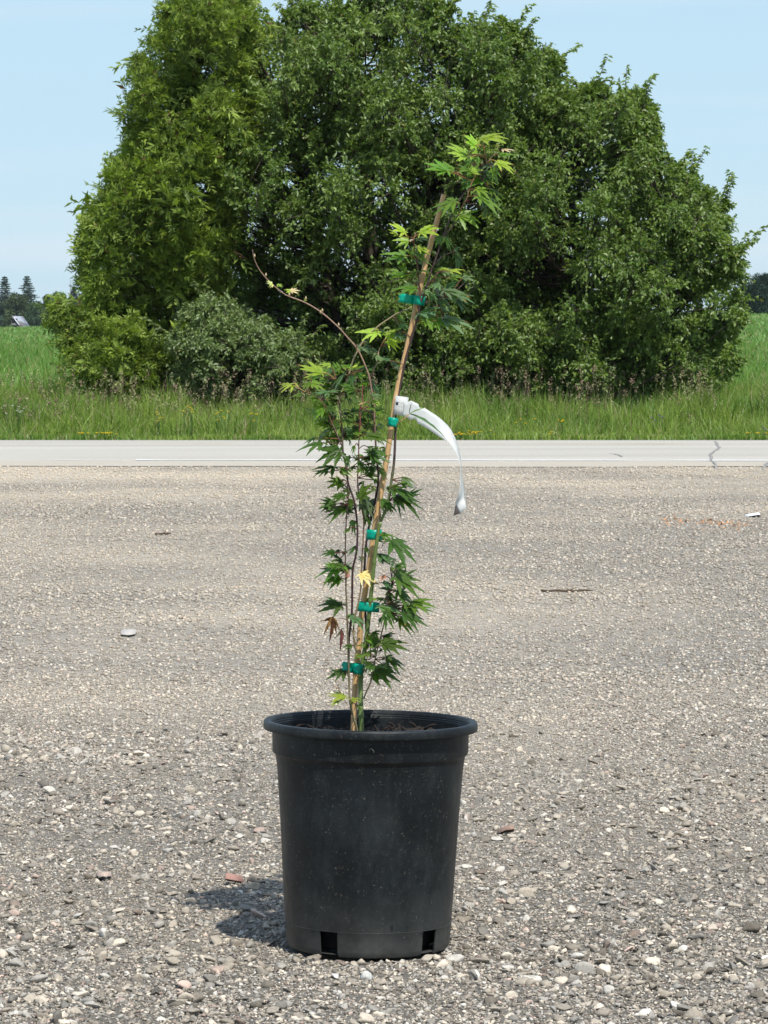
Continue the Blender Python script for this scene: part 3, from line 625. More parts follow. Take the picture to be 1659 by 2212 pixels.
LV = """1871 573 132 68 .6 y;1898 546 10 110 .35 y;1955 581 60 30 .5 w;1977 589 2 50 .25 w;1760 672 160 95 .5 m;1833 611 150 95 .5 y;1855 617 -25 50 .3 y;1860 679 60 48 .9 y;
1860 679 150 78 .25 m;1901 711 197 92 .3 m;1939 648 200 50 .3 g;1965 610 0 60 .3 m;1958 640 -15 75 .5 y;1912 676 -20 70 .4 m;1887 774 -25 95 .5 m;1906 793 -90 55 .4 d;1790 793 200 95 .5 m;1880 745 -10 70 .5 m;
1800 847 175 60 .12 g;1812 849 0 85 .7 m;1592 914 150 68 .45 y;1607 949 170 58 .7 y;1658 914 20 82 .5 y;1612 949 30 20 .4 w;1646 976 -10 55 .5 y;1628 996 -25 75 .25 m;1592 1009 170 97 .45 m;
1733 928 250 42 .7 m;1751 934 -60 50 .4 d;1788 991 -65 60 .5 d;1790 985 40 28 .4 g;1598 1078 125 60 .4 m;1601 1084 178 75 .3 y;1772 1066 165 68 .35 y;1772 1068 12 56 .3 y;1745 1072 -15 58 .3 g;
1770 1093 0 55 .5 m;1821 1093 5 55 .4 g;1646 1069 10 55 .15 m;1640 1072 200 40 .3 m;1631 1135 175 85 .4 m;1619 1117 200 45 .4 g;1733 1121 190 50 .4 g;1673 1145 -30 32 .6 g;1697 1160 -60 38 .7 g;
1751 1145 -3 97 .35 g;1782 1163 -8 92 .3 g;1803 1181 -55 55 .4 d;1760 1130 30 50 .4 g;1720 1105 60 40 .5 g;1655 1232 20 100 .22 g;1660 1236 -15 85 .35 g;1748 1256 -12 112 .35 g;1679 1265 -35 65 .6 m;1720 1262 -15 70 .5 m;
1565 1241 100 36 .5 m;1565 1241 -70 32 .5 m;1570 1280 -10 38 .5 g;1655 1258 -60 25 .5 y;1558 1313 -25 42 .4 g;
1487 1310 172 86 .55 y;1524 1322 12 74 .5 y;1528 1345 -25 62 .6 y;1448 1351 185 48 .3 g;1407 1366 -12 52 .35 g;1481 1387 170 62 .5 g;1481 1404 -20 44 .5 g;1534 1421 -38 60 .2 g;1534 1421 160 42 .2 g;
1301 1438 170 52 .35 y;1343 1440 -5 58 .2 m;1343 1442 -80 42 .9 m;1404 1469 -40 40 .5 m;1390 1479 -105 44 .6 g;1455 1484 150 42 .4 m;1356 1474 222 70 .25 g;1350 1490 -80 52 .8 d;
1395 1534 165 70 .4 d;1375 1545 -50 62 .4 d;1450 1513 175 45 .4 m;1462 1510 -50 42 .3 g;1467 1561 15 40 .6 g;1467 1578 -20 32 .5 y;1265 1468 157 96 .4 y;1163 1513 188 68 .3 y;1225 1509 -20 56 .5 m;1225 1509 195 45 .4 m;
1290 1546 175 66 .22 g;1290 1546 15 60 .2 g;1188 1552 195 38 .3 m;1260 1571 -12 36 .2 g;1321 1582 150 45 .35 g;1275 1617 205 62 .5 m;1286 1602 -35 42 .5 d;1286 1623 -110 38 .6 m;
1318 1683 212 92 .15 g;1330 1660 230 40 .8 d;1383 1664 165 54 .3 m;1394 1710 27 60 .2 m;1394 1710 200 40 .3 d;1448 1713 -20 85 .25 d;1240 1724 205 48 .3 m;1267 1745 190 90 .28 d;1337 1778 192 98 .75 d;1324 1734 175 58 .5 d;
1397 1756 -110 32 .5 m;1359 1797 -70 42 .5 d;1462 1786 -25 86 .7 d;1462 1786 150 38 .6 d;1410 1818 -40 52 .4 d;1313 1840 190 88 .3 d;1340 1843 -35 62 .2 m;1470 1843 200 38 .8 d;1427 1843 230 32 .7 m;
1448 1873 15 54 .4 m;1448 1873 150 30 .4 m;1583 1879 -18 60 .2 g;1546 1920 22 46 .35 d;1550 1930 -17 105 .25 d;1565 1957 -24 112 .35 d;1565 1957 -100 30 .7 d;1507 1969 -35 64 .4 d;1495 1850 -50 50 .4 d;
1354 1948 205 62 .5 d;1420 1962 55 86 .55 d;1420 1962 -55 84 .5 g;1463 1917 -35 46 .4 p;1365 1999 205 98 .4 d;1393 2050 -100 48 .6 d;1440 2030 -75 46 .6 d;1377 2081 215 32 .4 d;1503 1975 -30 62 .45 d;1390 1975 200 45 .6 d;
1503 2105 -12 62 .3 m;1546 2132 -38 115 .5 d;1491 2183 -22 84 .2 g;1318 2175 185 56 .4 d;1405 2152 215 44 .45 d;1440 2156 -70 34 .5 d;1432 2195 200 26 .8 g;1346 2230 160 66 .3 d;1346 2230 195 104 .3 m;1338 2281 195 66 .6 m;
1420 2261 -25 72 .6 p;1369 2273 100 34 .5 k;1520 2270 200 34 .5 k;1561 2273 -22 118 .5 d;1510 2293 -30 56 .3 g;1342 2384 172 98 .5 d;1432 2374 20 60 .6 m;1432 2374 200 35 .6 y;1565 2327 -40 76 .5 d;1522 2351 -15 44 .4 d;
1626 2374 2 92 .4 m;1499 2390 -10 108 .2 g;1514 2410 -60 62 .7 d;1591 2414 -30 96 .5 d;1385 2429 -22 62 .4 g;1463 2500 -75 54 .6 d;1463 2495 20 45 .3 d;1507 2531 -14 100 .45 d;1385 2543 185 38 .4 d;1456 2574 195 55 .22 m;
1522 2590 -32 80 .45 d;1452 2605 -105 42 .7 d;1479 2633 -30 104 .5 d;1358 2641 198 72 .5 d;1358 2745 176 75 .25 y;1385 2754 5 38 .3 y;1475 2625 190 40 .5 d"""
r_ = np.random.default_rng(5)
mb = MB(); pt = MB(); n_traced = len(LV.split(';'))
for (cx_, cy_, sx2, sy2, n_, tones) in ((1370, 1500, 85, 60, 20, 'mmgyd'), (1350, 1660, 80, 70, 20, 'ddmg'), (1440, 1620, 45, 80, 10, 'dmg'), (1690, 1150, 70, 60, 12, 'ggm'), (1900, 700, 45, 60, 10, 'mmyd'), (1420, 1960, 45, 60, 8, 'dd'), (1540, 2250, 40, 90, 6, 'dd'), (1640, 1000, 40, 60, 5, 'mg'), (1440, 1800, 60, 40, 8, 'dmd'), (1360, 1960, 50, 60, 9, 'dmd'), (1345, 2240, 45, 60, 7, 'dm'), (1570, 2380, 50, 50, 7, 'dmd'), (1490, 2570, 45, 60, 6, 'dm'), (1290, 1580, 60, 60, 8, 'mgd')):
    for q in range(n_):
        xq, yq = np.clip(r_.normal(0, .6), -1, 1) * sx2 + cx_, np.clip(r_.normal(0, .6), -1, 1) * sy2 + cy_; aq = (10 if xq > cx_ else 170) + r_.uniform(-50, 50)
        LV += ';%d %d %d %d %.2f %s' % (xq, yq, aq, r_.uniform(34, 66), r_.uniform(.15, .7), tones[r_.integers(len(tones))])
rows = LV.replace('\n', '').split(';')
for ri, row in enumerate(rows):
    x, y, a, s, o_, tn = row.split(); x, y, a, s, o_ = float(x), float(y), float(a), float(s), float(o_)
    dx = stem_pts[:, 0] - x; dy = stem_pts[:, 1] - y
    cost = np.hypot(dx, dy) + np.where(dy < 0, 25, 0) + np.where(dx * math.cos(R(a)) > 6, 18, 0) + np.abs(np.hypot(dx, dy) - 32) * 0.25
    j = int(np.argmin(cost)); sx_, sy_, sY = stem_pts[j]
    Yd = sY + (r_.uniform(-0.028, 0.022) if ri < n_traced else r_.uniform(0.015, 0.06))
    if ri >= n_traced and abs(x - np.interp(y, [766, 2870], [1748, 1391])) < 30: continue
    mleaf(mb, x, y, a, s, o_, tn, Yd, r_)
    for _q in range(0 if (tn not in 'dmgy' or s < 38) else r_.integers(0, 3)):      # neighbours on the same node
        x2, y2, Y2 = x + r_.uniform(-32, 32), y + r_.uniform(-18, 30), Yd + r_.uniform(0.01, 0.05)
        mleaf(mb, x2, y2, a + r_.uniform(-60, 60), s * r_.uniform(.5, .8), r_.uniform(.2, .6), tn if r_.random() < .7 else 'm', Y2, r_)
        pt.tube([PF(sx_, sy_, sY), PF(x2, y2, Y2)], [0.0007, 0.0008], (0.2, 0.1, 0.06), 5)
    p0 = PF(sx_, sy_, sY); p1 = PF(x, y, Yd); mid = (p0 + p1) / 2 + np.array([0, 0, 0.18 * np.linalg.norm(p1 - p0)]) * r_.uniform(-0.2, 1)
    pc_ = np.array({'y': (0.42, 0.27, 0.10), 'm': (0.30, 0.16, 0.07), 'g': (0.26, 0.14, 0.09)}.get(tn, (0.17, 0.05, 0.05)))
    pt.tube(smooth_path([p0, mid, p1], 5), [0.0007] * 10 + [0.0009], pc_ * r_.uniform(0.8, 1.3), 5)
# narrow leaflets hanging over the white label, tiny new leaves on the bare branch
for (x, y, a, s, tn, Yd) in ((1612, 1630, 80, 48, 'd', 4.742), (1612, 1630, 26, 66, 'm', 4.742), (1612, 1630, -20, 138, 'g', 4.742), (1607, 1632, -170, 22, 'm', 4.745)):
    mleaf(mb, x, y, a, s, 0.25, tn, Yd, r_, single=True, droop=0.1 if a > -10 else 0.28)
for (x, y, a, s, tn) in ((1070, 1118, 150, 24, 'p'), (1076, 1122, 200, 22, 'p'), (1090, 1122, -10, 24, 'y'), (1144, 1145, 5, 34, 'w'), (1144, 1146, 170, 24, 'y'), (1203, 1185, 100, 14, 'y')):
    mleaf(mb, x, y, a, s, 0.55, tn, 4.705, r_, nl=5, droop=0.05)
pt.tube([PF(1144, 1167, 4.71), PF(1143, 1146, 4.705)], [0.001, 0.0007], TAN, 5)
mb.v += pt.v; mb.c += pt.c; mb.t += [t + mb.n for t in pt.t]; mb.n += pt.n
mb.build('foliage', M_maple, maple, smooth=True)
# withered leaves
M_with = leafmat('withered_leaf', 0.2, 0.8, (1.2, 0.8, 0.5), 0.1, 0.8, 260)
def withered(x, y, lobes, lab):
    mb = MB()
    for (a, s, c) in lobes:
        o = PF(x, y, 4.74); u = np.array([math.cos(R(a)), r_.uniform(-.3, .3), math.sin(R(a))]); v = np.array([math.sin(R(a)) * .6, .7, -math.cos(R(a)) * .6]); v -= u * (u @ v); v /= np.linalg.norm(v)
        lobe(mb, o, u, v, np.cross(u, v), s * FM, s * FM * 0.15, c, 0.25, r_.uniform(-0.5, 0.5), 1.2, (0.03, 0.018, 0.012))
    tag(mb.build('withered_leaf', M_with, maple, smooth=True), lab)
withered(1307, 2429, [(-100, 82, (0.10, 0.045, 0.02)), (-135, 68, (0.30, 0.17, 0.06)), (-62, 52, (0.22, 0.12, 0.05)), (-80, 60, (0.16, 0.09, 0.04)), (178, 30, (0.07, 0.04, 0.02)), (-155, 45, (0.2, 0.1, 0.04))], 'curled brown dead leaf on the left of the sapling')
withered(1342, 2478, [(-120, 40, (0.10, 0.10, 0.05)), (-98, 72, (0.16, 0.06, 0.05)), (-75, 30, (0.11, 0.14, 0.05)), (20, 20, (0.1, 0.15, 0.05))], 'smaller shrivelled leaf with a maroon tip')
withered(1440, 1583, [(175, 36, (0.35, 0.25, 0.12)), (-5, 30, (0.3, 0.2, 0.12))], 'dry tan leaf folded flat')

# ------------------------------------------------------------------ green ties
m, n, b, out = newmat('green_tape'); v = pos(n)
b.inputs['Base Color'].default_value = (0.0, 0.46, 0.32, 1); b.inputs['Roughness'].default_value = 0.3
tr = n.nodes.new('ShaderNodeBsdfTranslucent'); tr.inputs['Color'].default_value = (0.0, 0.62, 0.42, 1)
ms = n.nodes.new('ShaderNodeMixShader'); ms.inputs[0].default_value = 0.35
n.links.new(b.outputs[0], ms.inputs[1]); n.links.new(tr.outputs[0], ms.inputs[2]); n.links.new(ms.outputs[0], out.inputs['Surface'])
bump(n, b, noise(n, 180, 3, .5, v).outputs['Fac'], 0.35, 0.002); M_tape = m
def ribbon(path, up, hgt, col=(0.1, 0.3, 0.2)):
    """band of given height swept along path (list of 3D points)"""
    mb = MB(); p = np.asarray(path); V = []; hs = np.linspace(-0.5, 0.5, 4)
    for i in range(len(p)):
        for h in hs: V.append(p[i] + np.asarray(up) * hgt * h)
    T = []
    for i in range(len(p) - 1):
        for j in range(3): a = i * 4 + j; T += [[a, a + 4, a + 5], [a, a + 5, a + 1]]
    mb.add(V, T, col); return mb
def tie(xl, xr, yc, hpx, tail, tilt, label, Yc=4.776, rot=0.0):
    c = PF((xl + xr) / 2, yc, Yc); rx = (xr - xl) / 2 * FM; ry = 0.0085
    up = np.array([math.sin(R(tilt)), 0, math.cos(R(tilt))]); rt = np.array([math.cos(R(tilt)), 0, -math.sin(R(tilt))])
    path = []
    for a in np.linspace(-math.pi * 1.0, math.pi * 0.98, 44):
        wq = 1 + 0.05 * math.sin(5 * a)
        path.append(c + rt * (math.cos(a) * rx * wq) + np.array([0, -1, 0]) * (math.sin(a) * ry))
    # tail: loose end sticking out to the left at the front
    if tail:
        e0 = path[0] + np.array([0, 0, 0]); pre = []
        for t in np.linspace(1, 0, 9)[:-1]:
            pre.append(e0 - rt * tail * FM * t + np.array([0, -0.004 * math.sin(t * 3) - 0.0, 0.0]))
        path = pre + path
    mb = ribbon(path, up, hpx * FM)
    V = mb.v[0]
    if tail:
        V[0:4] += np.array([[-.0010, 0, 0], [.0012, 0, 0], [-.0012, 0, 0], [.0008, 0, 0]])
    o = mb.build('plant_tie', M_tape, smooth=True, origin=tuple(c)); md = o.modifiers.new('s', 'SOLIDIFY'); md.thickness = 0.0005
    tag(o, label, 'plant tie', 'green tape ties round the stake')
    return o
tie(1628, 1672, 1183, 36, 58, 8, 'green tape tie with a long loose end, topmost on the stake', 4.778)
tie(1529, 1566, 1662, 36, 0, 6, 'short dark green tape tie just below the white label loop', 4.78)
tie(1445, 1502, 2105, 39, 0, 0, 'green tape tie around stake and stem halfway up the plant', 4.776)
tie(1410, 1492, 2389, 38, 0, 4, 'green tape tie half hidden behind leaves, second from the bottom', 4.776)
tie(1392, 1432, 2633, 40, 46, 8, 'green tape tie with a ragged loose end, lowest on the stake', 4.772)

# ------------------------------------------------------------------ white label
m, n, b, out = newmat('white_label_plastic')
b.inputs['Base Color'].default_value = (0.9, 0.9, 0.88, 1); b.inputs['Roughness'].default_value = 0.45
tr = n.nodes.new('ShaderNodeBsdfTranslucent'); tr.inputs['Color'].default_value = (0.95, 0.95, 0.92, 1)
ms = n.nodes.new('ShaderNodeMixShader'); ms.inputs[0].default_value = 0.6
n.links.new(b.outputs[0], ms.inputs[1]); n.links.new(tr.outputs[0], ms.inputs[2]); n.links.new(ms.outputs[0], out.inputs['Surface']); M_lab = m
tq = lambda cx, cy: (1500 + cx / 4.0975, 1520 + cy / 4.0975)
Wl = 74 * FM
edges = [((372, 250), (345, 492)), ((400, 262), (372, 492)), ((430, 258), (410, 505)), ((470, 240), (450, 530)), ((490, 236), (490, 555)), ((550, 265), (505, 540)), ((605, 292), (535, 530)), ((612, 330), (575, 545)), ((625, 352), (585, 598)), ((710, 357), (700, 660)),
         ((800, 415), (790, 715)), ((900, 480), (880, 780)), ((990, 553), (975, 838)), ((1080, 640), (1060, 893)), ((1135, 715), (1115, 945)), ((1180, 800), (1160, 1000)), ((1215, 880), (1195, 1055)), ((1240, 960), (1225, 1112)), ((1262, 1045), (1247, 1165)),
         ((1276, 1125), (1264, 1215)), ((1286, 1200), (1276, 1255)), ((1292, 1290), (1282, 1300)), ((1300, 1380), (1284, 1400)), ((1310, 1460), (1284, 1480)), ((1322, 1540), (1282, 1560)), ((1334, 1620), (1275, 1640)), ((1346, 1700), (1262, 1730)), ((1354, 1790), (1232, 1810)), ((1362, 1870), (1197, 1885)), ((1369, 1930), (1235, 1960)), ((1376, 1985), (1278, 2055))]
lab_o = PF(1575, 1600, 4.775)
lab = empty('plant_label', lab_o, 'long white plastic label looped round the bamboo stake, its tail curling down to the right', 'label')
U3, L3 = [], []
for k, (u, l) in enumerate(edges):
    w = math.hypot(u[0] - l[0], u[1] - l[1]) / 4.0975 * FM
    dY = math.sqrt(max(0, Wl * Wl - w * w)) if 8 < k < 28 else 0.0
    Yc = 4.772 - 0.0009 * k + (0.0 if k < 12 else 0)
    sgn = 1
    U3.append(PF(*tq(*u), Yc + sgn * dY / 2)); L3.append(PF(*tq(*l), Yc - sgn * dY / 2))
V = []; 
for a, c in zip(U3, L3):
    for q in np.linspace(0, 1, 6): V.append(a * (1 - q) + c * q)
T = []
for i in range(len(edges) - 1):
    for j in range(5): a = i * 6 + j; T += [[a, a + 6, a + 7], [a, a + 7, a + 1]]
mb = MB(); mb.add(V, T, (0.8, 0.8, 0.8)); strap = mb.build('tail', M_lab, lab, smooth=True); md = strap.modifiers.new('s', 'SOLIDIFY'); md.thickness = 0.00035
# loop round the stake
ax = (PF(1561, 1550, 4.775) - PF(1548, 1635, 4.775)); ax /= np.linalg.norm(ax); rt = np.cross(ax, [0, 1, 0]); rt = rt / np.linalg.norm(rt)
if rt[0] < 0: rt = -rt
c0 = PF(1578, 1598, 4.779); rr_ = 25 * FM
path = [c0 + rt * math.cos(a) * rr_ + np.array([0, -1, 0]) * math.sin(a) * rr_ * 0.8 for a in np.linspace(-math.pi * 0.95, math.pi * 1.02, 40)]
path = [c0 + rt * math.cos(a) * rr_ * (1.0) + np.array([0, -1, 0]) * math.sin(a) * rr_ * 0.8 for a in np.linspace(R(-170), R(200), 40)]
mb = ribbon(path, ax, Wl); o = mb.build('loop', M_lab, lab, smooth=True); md = o.modifiers.new('s', 'SOLIDIFY'); md.thickness = 0.00035
# printed marks: black square on the loop, tab outline, tiny print on the tail
m, n, b, out = newmat('label_print'); b.inputs['Base Color'].default_value = (0.02, 0.018, 0.025, 1); M_ink = m
m, n, b, out = newmat('label_slit'); b.inputs['Base Color'].default_value = (0.42, 0.43, 0.44, 1); M_slit = m
def on_loop(cx, cy):                                   # a point just proud of the loop at a traced place
    q = PF(*tq(cx, cy), 4.775); h = (q - c0) @ ax; x_ = np.clip((q - c0) @ rt / rr_, -0.98, 0.98)
    return c0 + ax * h + rt * x_ * (rr_ * 1.02) + np.array([0, -1, 0]) * (math.sqrt(1 - x_ * x_) * rr_ * 0.8 + 0.0006)
mb = MB(); mb.quad(on_loop(247, 258), on_loop(240, 305), on_loop(276, 310), on_loop(281, 260), (0, 0, 0)); mb.build('printed_square', M_ink, lab)
mb = MB()
for (a, c) in (((281, 264), (330, 272)), ((330, 272), (385, 295)), ((277, 324), (330, 335)), ((330, 335), (375, 352))):
    p, q = on_loop(*a), on_loop(*c); e = ax * 0.00022; mb.quad(p - e, q - e, q + e, p + e, (0, 0, 0))
mb.build('slit', M_slit, lab)
mb = MB()
def on_tail(k, f):                                     # k: position along, f: across
    i = int(k); g = k - i; a = U3[i] * (1 - g) + U3[i + 1] * g; c = L3[i] * (1 - g) + L3[i + 1] * g
    nn = np.cross(U3[i + 1] - U3[i], L3[i] - U3[i]); nn /= np.linalg.norm(nn)
    if nn[1] > 0: nn = -nn
    return a * (1 - f) + c * f + nn * 0.0006
rk = random.Random(3); k = 14.0
while k < 19.5:                                        # tiny print, seen almost edge-on in the photo
    k2 = k + rk.uniform(0.12, 0.3); f0 = 0.26 + rk.uniform(-.02, .02); f1 = f0 + rk.uniform(0.04, 0.09)
    if not (16.2 < k < 16.8): mb.quad(on_tail(k, f0), on_tail(k2, f0), on_tail(k2, f1), on_tail(k, f1), (0, 0, 0))
    k = k2 + rk.uniform(0.04, 0.12)
mb.build('print', M_slit, lab)
mb = MB(); T1 = PF(*tq(1200, 1930), 4.748); T2 = PF(*tq(1172, 2090), 4.752); T3 = PF(*tq(1282, 2056), 4.745); T4 = PF(*tq(1225, 1890), 4.748)
mb.add([T1, T2, T3, T4], [[0, 1, 2], [0, 2, 3]], (0.35, 0.27, 0.25)); o = mb.build('brown_tip', M_dry, lab); md = o.modifiers.new('s', 'SOLIDIFY'); md.thickness = 0.0004  # end fold in an even brownish colour
tag(o, 'folded brownish end of the label')

# ------------------------------------------------------------------ trees
def inpoly(px, py, poly):
    poly = np.asarray(poly, float); x, y = px, py; ins = np.zeros(len(x), bool); n = len(poly)
    for i in range(n):
        x1, y1 = poly[i]; x2, y2 = poly[(i + 1) % n]
        c = ((y1 > y) != (y2 > y)) & (x < (x2 - x1) * (y - y1) / (y2 - y1 + 1e-9) + x1); ins ^= c
    return ins
def dpoly(px, py, poly):
    poly = np.asarray(poly, float); n = len(poly); d = np.full(len(px), 1e9); p = np.stack([px, py], 1)
    for i in range(n):
        a = poly[i]; b_ = poly[(i + 1) % n]; ab = b_ - a; t = np.clip(((p - a) @ ab) / (ab @ ab + 1e-9), 0, 1)
        d = np.minimum(d, np.linalg.norm(p - (a + t[:, None] * ab), axis=1))
    return d
def unit(v): return v / (np.linalg.norm(v, axis=-1, keepdims=True) + 1e-9)
def leaves(mb, p, dirs, nrm, L, Wd, col, r, arch=0.18):
    """rhombic folded leaves: base, two sides, tip"""
    n = len(p); u = unit(dirs); nrm = nrm - u * np.sum(nrm * u, 1, keepdims=True); nrm = unit(nrm); v = np.cross(u, nrm)
    L = L[:, None]; Wd = Wd[:, None]
    a = p; t = p + u * L - nrm * L * arch
    m1 = p + u * L * 0.48 + v * Wd * 0.5 + nrm * Wd * 0.18; m2 = p + u * L * 0.48 - v * Wd * 0.5 + nrm * Wd * 0.18
    V = np.stack([a, m1, t, m2], 1).reshape(-1, 3)
    k = (np.arange(n) * 4)[:, None]; T = np.concatenate([k + [[0, 1, 2]], k + [[0, 2, 3]]])
    mb.add(V, T, np.repeat(col, 4, 0))
def broad_tree(name, label, poly, Y0, depth, nlobe, seed, cA, cB, trunk, holes=(), fholes=(), leafL=0.058, twigs=20, per=13, rmin=.20, rmax=.40, group=None, shoots=0, lpb=9, bsc=1.0):
    r = np.random.default_rng(seed); poly = np.array(poly, float)
    base = P(trunk[0][0], 0, Y0); base[2] = tz(base[0], Y0); root = empty(name, base, label, 'tree' if 'shrub' not in name else 'shrub', group)
    px = r.uniform(poly[:, 0].min(), poly[:, 0].max(), nlobe * 8); py = r.uniform(poly[:, 1].min(), poly[:, 1].max(), nlobe * 8)
    k = inpoly(px, py, poly); px, py = px[k], py[k]; d = dpoly(px, py, poly); k = d > 14; px, py, d = px[k], py[k], d[k]
    k = np.ones(len(px), bool)
    for (hx, hy, ha, hb, pr) in holes: k &= ~((((px - hx) / ha) ** 2 + ((py - hy) / hb) ** 2 < 1) & (r.random(len(px)) < pr))
    px, py, d = px[k][:nlobe], py[k][:nlobe], d[k][:nlobe]; n = len(px)
    # boughs: big masses first, leafy lobes on their upper and outer sides, a few fill lobes between them
    nb = max(6, n // lpb); bi = [0]; dd0 = np.clip(d / 60, 0.35, 1)
    for _ in range(nb - 1):                             # spread the boughs apart
        cand = r.integers(0, n, 24); q = [min(math.hypot(px[c] - px[k_], (py[c] - py[k_]) * 1.25) for k_ in bi) for c in cand]; bi.append(int(cand[int(np.argmax(q))]))
    bi = np.array(bi); dm = np.clip(d / 190, 0, 1); hd = depth * np.sqrt(dm * (2 - dm))
    bside = np.where(r.random(nb) < 0.68, -1, 1); boff = bside * hd[bi] * r.uniform(0.45, 1.05, nb)
    for (hx, hy, ha, hb) in fholes:
        q = (((px[bi] - hx) / ha) ** 2 + ((py[bi] - hy) / hb) ** 2 < 1); boff[q] = np.abs(boff[q]) * 0.9 + 0.2
    BC = np.array([P(px[bi[k_]], py[bi[k_]], Y0 + boff[k_]) for k_ in range(nb)]); br = np.minimum(r.uniform(0.45, 0.85, nb) * bsc, d[bi] * Y0 / FPX * 0.9 + 0.12)
    C = []; own = []
    for i in range(n):
        if r.random() < 0.74:
            k_ = r.integers(nb); v = unit(r.normal(size=3) + np.array([0, -0.25 * (1 if bside[k_] < 0 else -1), 0.45])); v[2] = max(v[2], -0.35)
            C.append(BC[k_] + v * br[k_] * np.array([1.1, 1.0, 0.72]) * r.uniform(.65, 1)); own.append(k_)
        else:
            C.append(P(px[i], py[i], Y0 + hd[i] * r.uniform(-.35, .8))); own.append(-1)
    C = np.array(C); own = np.array(own)
    rad = np.minimum(r.uniform(rmin, rmax, n), np.where(own >= 0, br[own] * 0.75 + .06, d * Y0 / FPX * 0.95 + 0.10))
    # keep the lobes inside the outline
    t_ = (C[:, 1]); sx_ = CX + C[:, 0] / t_ * FPX; sy_ = HY - (C[:, 2] - H) / t_ * FPX
    ok = inpoly(sx_, sy_, poly); ok[own < 0] = True; C, rad, own = C[ok], rad[ok], own[ok]; px, py, d = sx_[ok], sy_[ok], dpoly(sx_[ok], sy_[ok], poly); n = len(C)
    rad = np.minimum(rad, d * Y0 / FPX * 0.8 + 0.07)
    btone = r.uniform(0, 1, nb + 1)
    mb = MB()
    # twigs of each lobe
    N = n * twigs; ci = np.repeat(np.arange(n), twigs)
    td = unit(r.normal(size=(N, 3)) + np.array([0, -0.25, 0.35])); tl = rad[ci] * np.where(r.random(N) < .06, r.uniform(1.1, 1.7, N), r.uniform(0.5, 1.05, N))
    up = np.zeros((N, 3)); up[:, 2] = 1
    M = N * per; ti = np.repeat(np.arange(N), per); f = np.tile(np.linspace(0.3, 1.0, per), N) + r.uniform(-.03, .03, M)
    sag = np.zeros((M, 3)); sag[:, 2] = -0.12 * f * f * tl[ti]
    p = C[ci[ti]] + td[ti] * (tl[ti] * f)[:, None] + sag + r.normal(0, 0.008, (M, 3))
    dd = unit(td[ti] * 0.55 + r.normal(size=(M, 3)) * 0.6 + np.array([0, 0, -0.25]))
    nn = unit(r.normal(size=(M, 3)) * 0.55 + np.array([0.1, -0.35, 1.0]))
    L = leafL * r.uniform(0.65, 1.25, M); Wd = L * r.uniform(0.42, 0.58, M)
    lobt = (0.5 * r.uniform(0, 1, n) + 0.5 * btone[own])[ci[ti]]; lf = r.random(M)
    w = np.clip(0.55 * lobt + 0.45 * lf, 0, 1)[:, None]
    col = (np.array(cA) * (1 - w) + np.array(cB) * w) * r.uniform(0.75, 1.25, (M, 1))
    yl = r.random(M) < 0.012; col[yl] = np.array([0.22, 0.22, 0.05])
    leaves(mb, p, dd, nn, L, Wd, col, r)
    # long leafy shoots sticking out at the top
    tw = MB()
    topm = np.argsort(py + r.uniform(0, 60, n))
    edge = [i for i in range(n) if d[i] < 48 and py[i] < poly[:, 1].mean() + 120]
    for s_ in range(shoots):
        i = edge[r.integers(len(edge))]; o = C[i]; dv = unit(np.array([r.normal(0, .45) + (px[i] - poly[:, 0].mean()) / 900, r.normal(0, .3), 1.0])); Ls = r.uniform(0.2, 0.58)
        K = 44; ff = np.linspace(0.1, 1, K)
        pp = o + dv * (ff * Ls)[:, None] + np.array([dv[0] * 0.3, 0, -0.1]) * (ff ** 2)[:, None] * Ls * .6
        tw.tube(pp[::5], np.linspace(0.006, 0.002, len(pp[::5])), (0.07, 0.06, 0.045), 4)
        da = unit(r.normal(size=(K, 3)) * [1, .8, .3] + np.array([0, 0, 0.1])); 
        leaves(mb, pp, da, unit(r.normal(size=(K, 3)) * .5 + [0, 0, 1]), leafL * r.uniform(.9, 1.4, K), leafL * .55 * np.ones(K), np.array(cB) * r.uniform(.8, 1.2, (K, 1)), r, 0.35)
    # trunk, limbs and twig wood
    for (tpts, w0, w1) in [(t_[1], t_[2], t_[3]) for t_ in trunk]:
        pts = [P(x, y, Y0 + dy) for (x, y, dy) in tpts]; pts[0][2] = tz(pts[0][0], Y0) - 0.1
        pts = smooth_path(pts, 5); tw.tube(pts, np.linspace(w0, w1, len(pts)), (0.075, 0.062, 0.05), 8)
    forks = np.concatenate([smooth_path([P(x, y, Y0 + dy) for (x, y, dy) in t_[1]], 4) for t_ in trunk])
    for i in range(n):
        dist = np.linalg.norm(forks - C[i], axis=1) + np.where(forks[:, 2] > C[i][2] - 0.2, 1.5, 0); f0 = forks[int(np.argmin(dist))]
        mid = (f0 + C[i]) / 2 + np.array([0, 0, -0.10 * np.linalg.norm(C[i] - f0)]) + r.normal(0, .05, 3)
        tw.tube(smooth_path([f0, mid, C[i]], 3), np.linspace(0.020, 0.006, 7), (0.08, 0.066, 0.052), 5, cap=False)
        for _ in range(3):
            e = C[i] + unit(r.normal(size=3) + [0, -.2, .4]) * rad[i] * .9; tw.tube([C[i], e], [0.005, 0.002], (0.09, 0.075, 0.06), 4, cap=False)
    mb.build('crown', M_leaf, root); tw.build('trunk', M_bark, root, smooth=True)
    return root

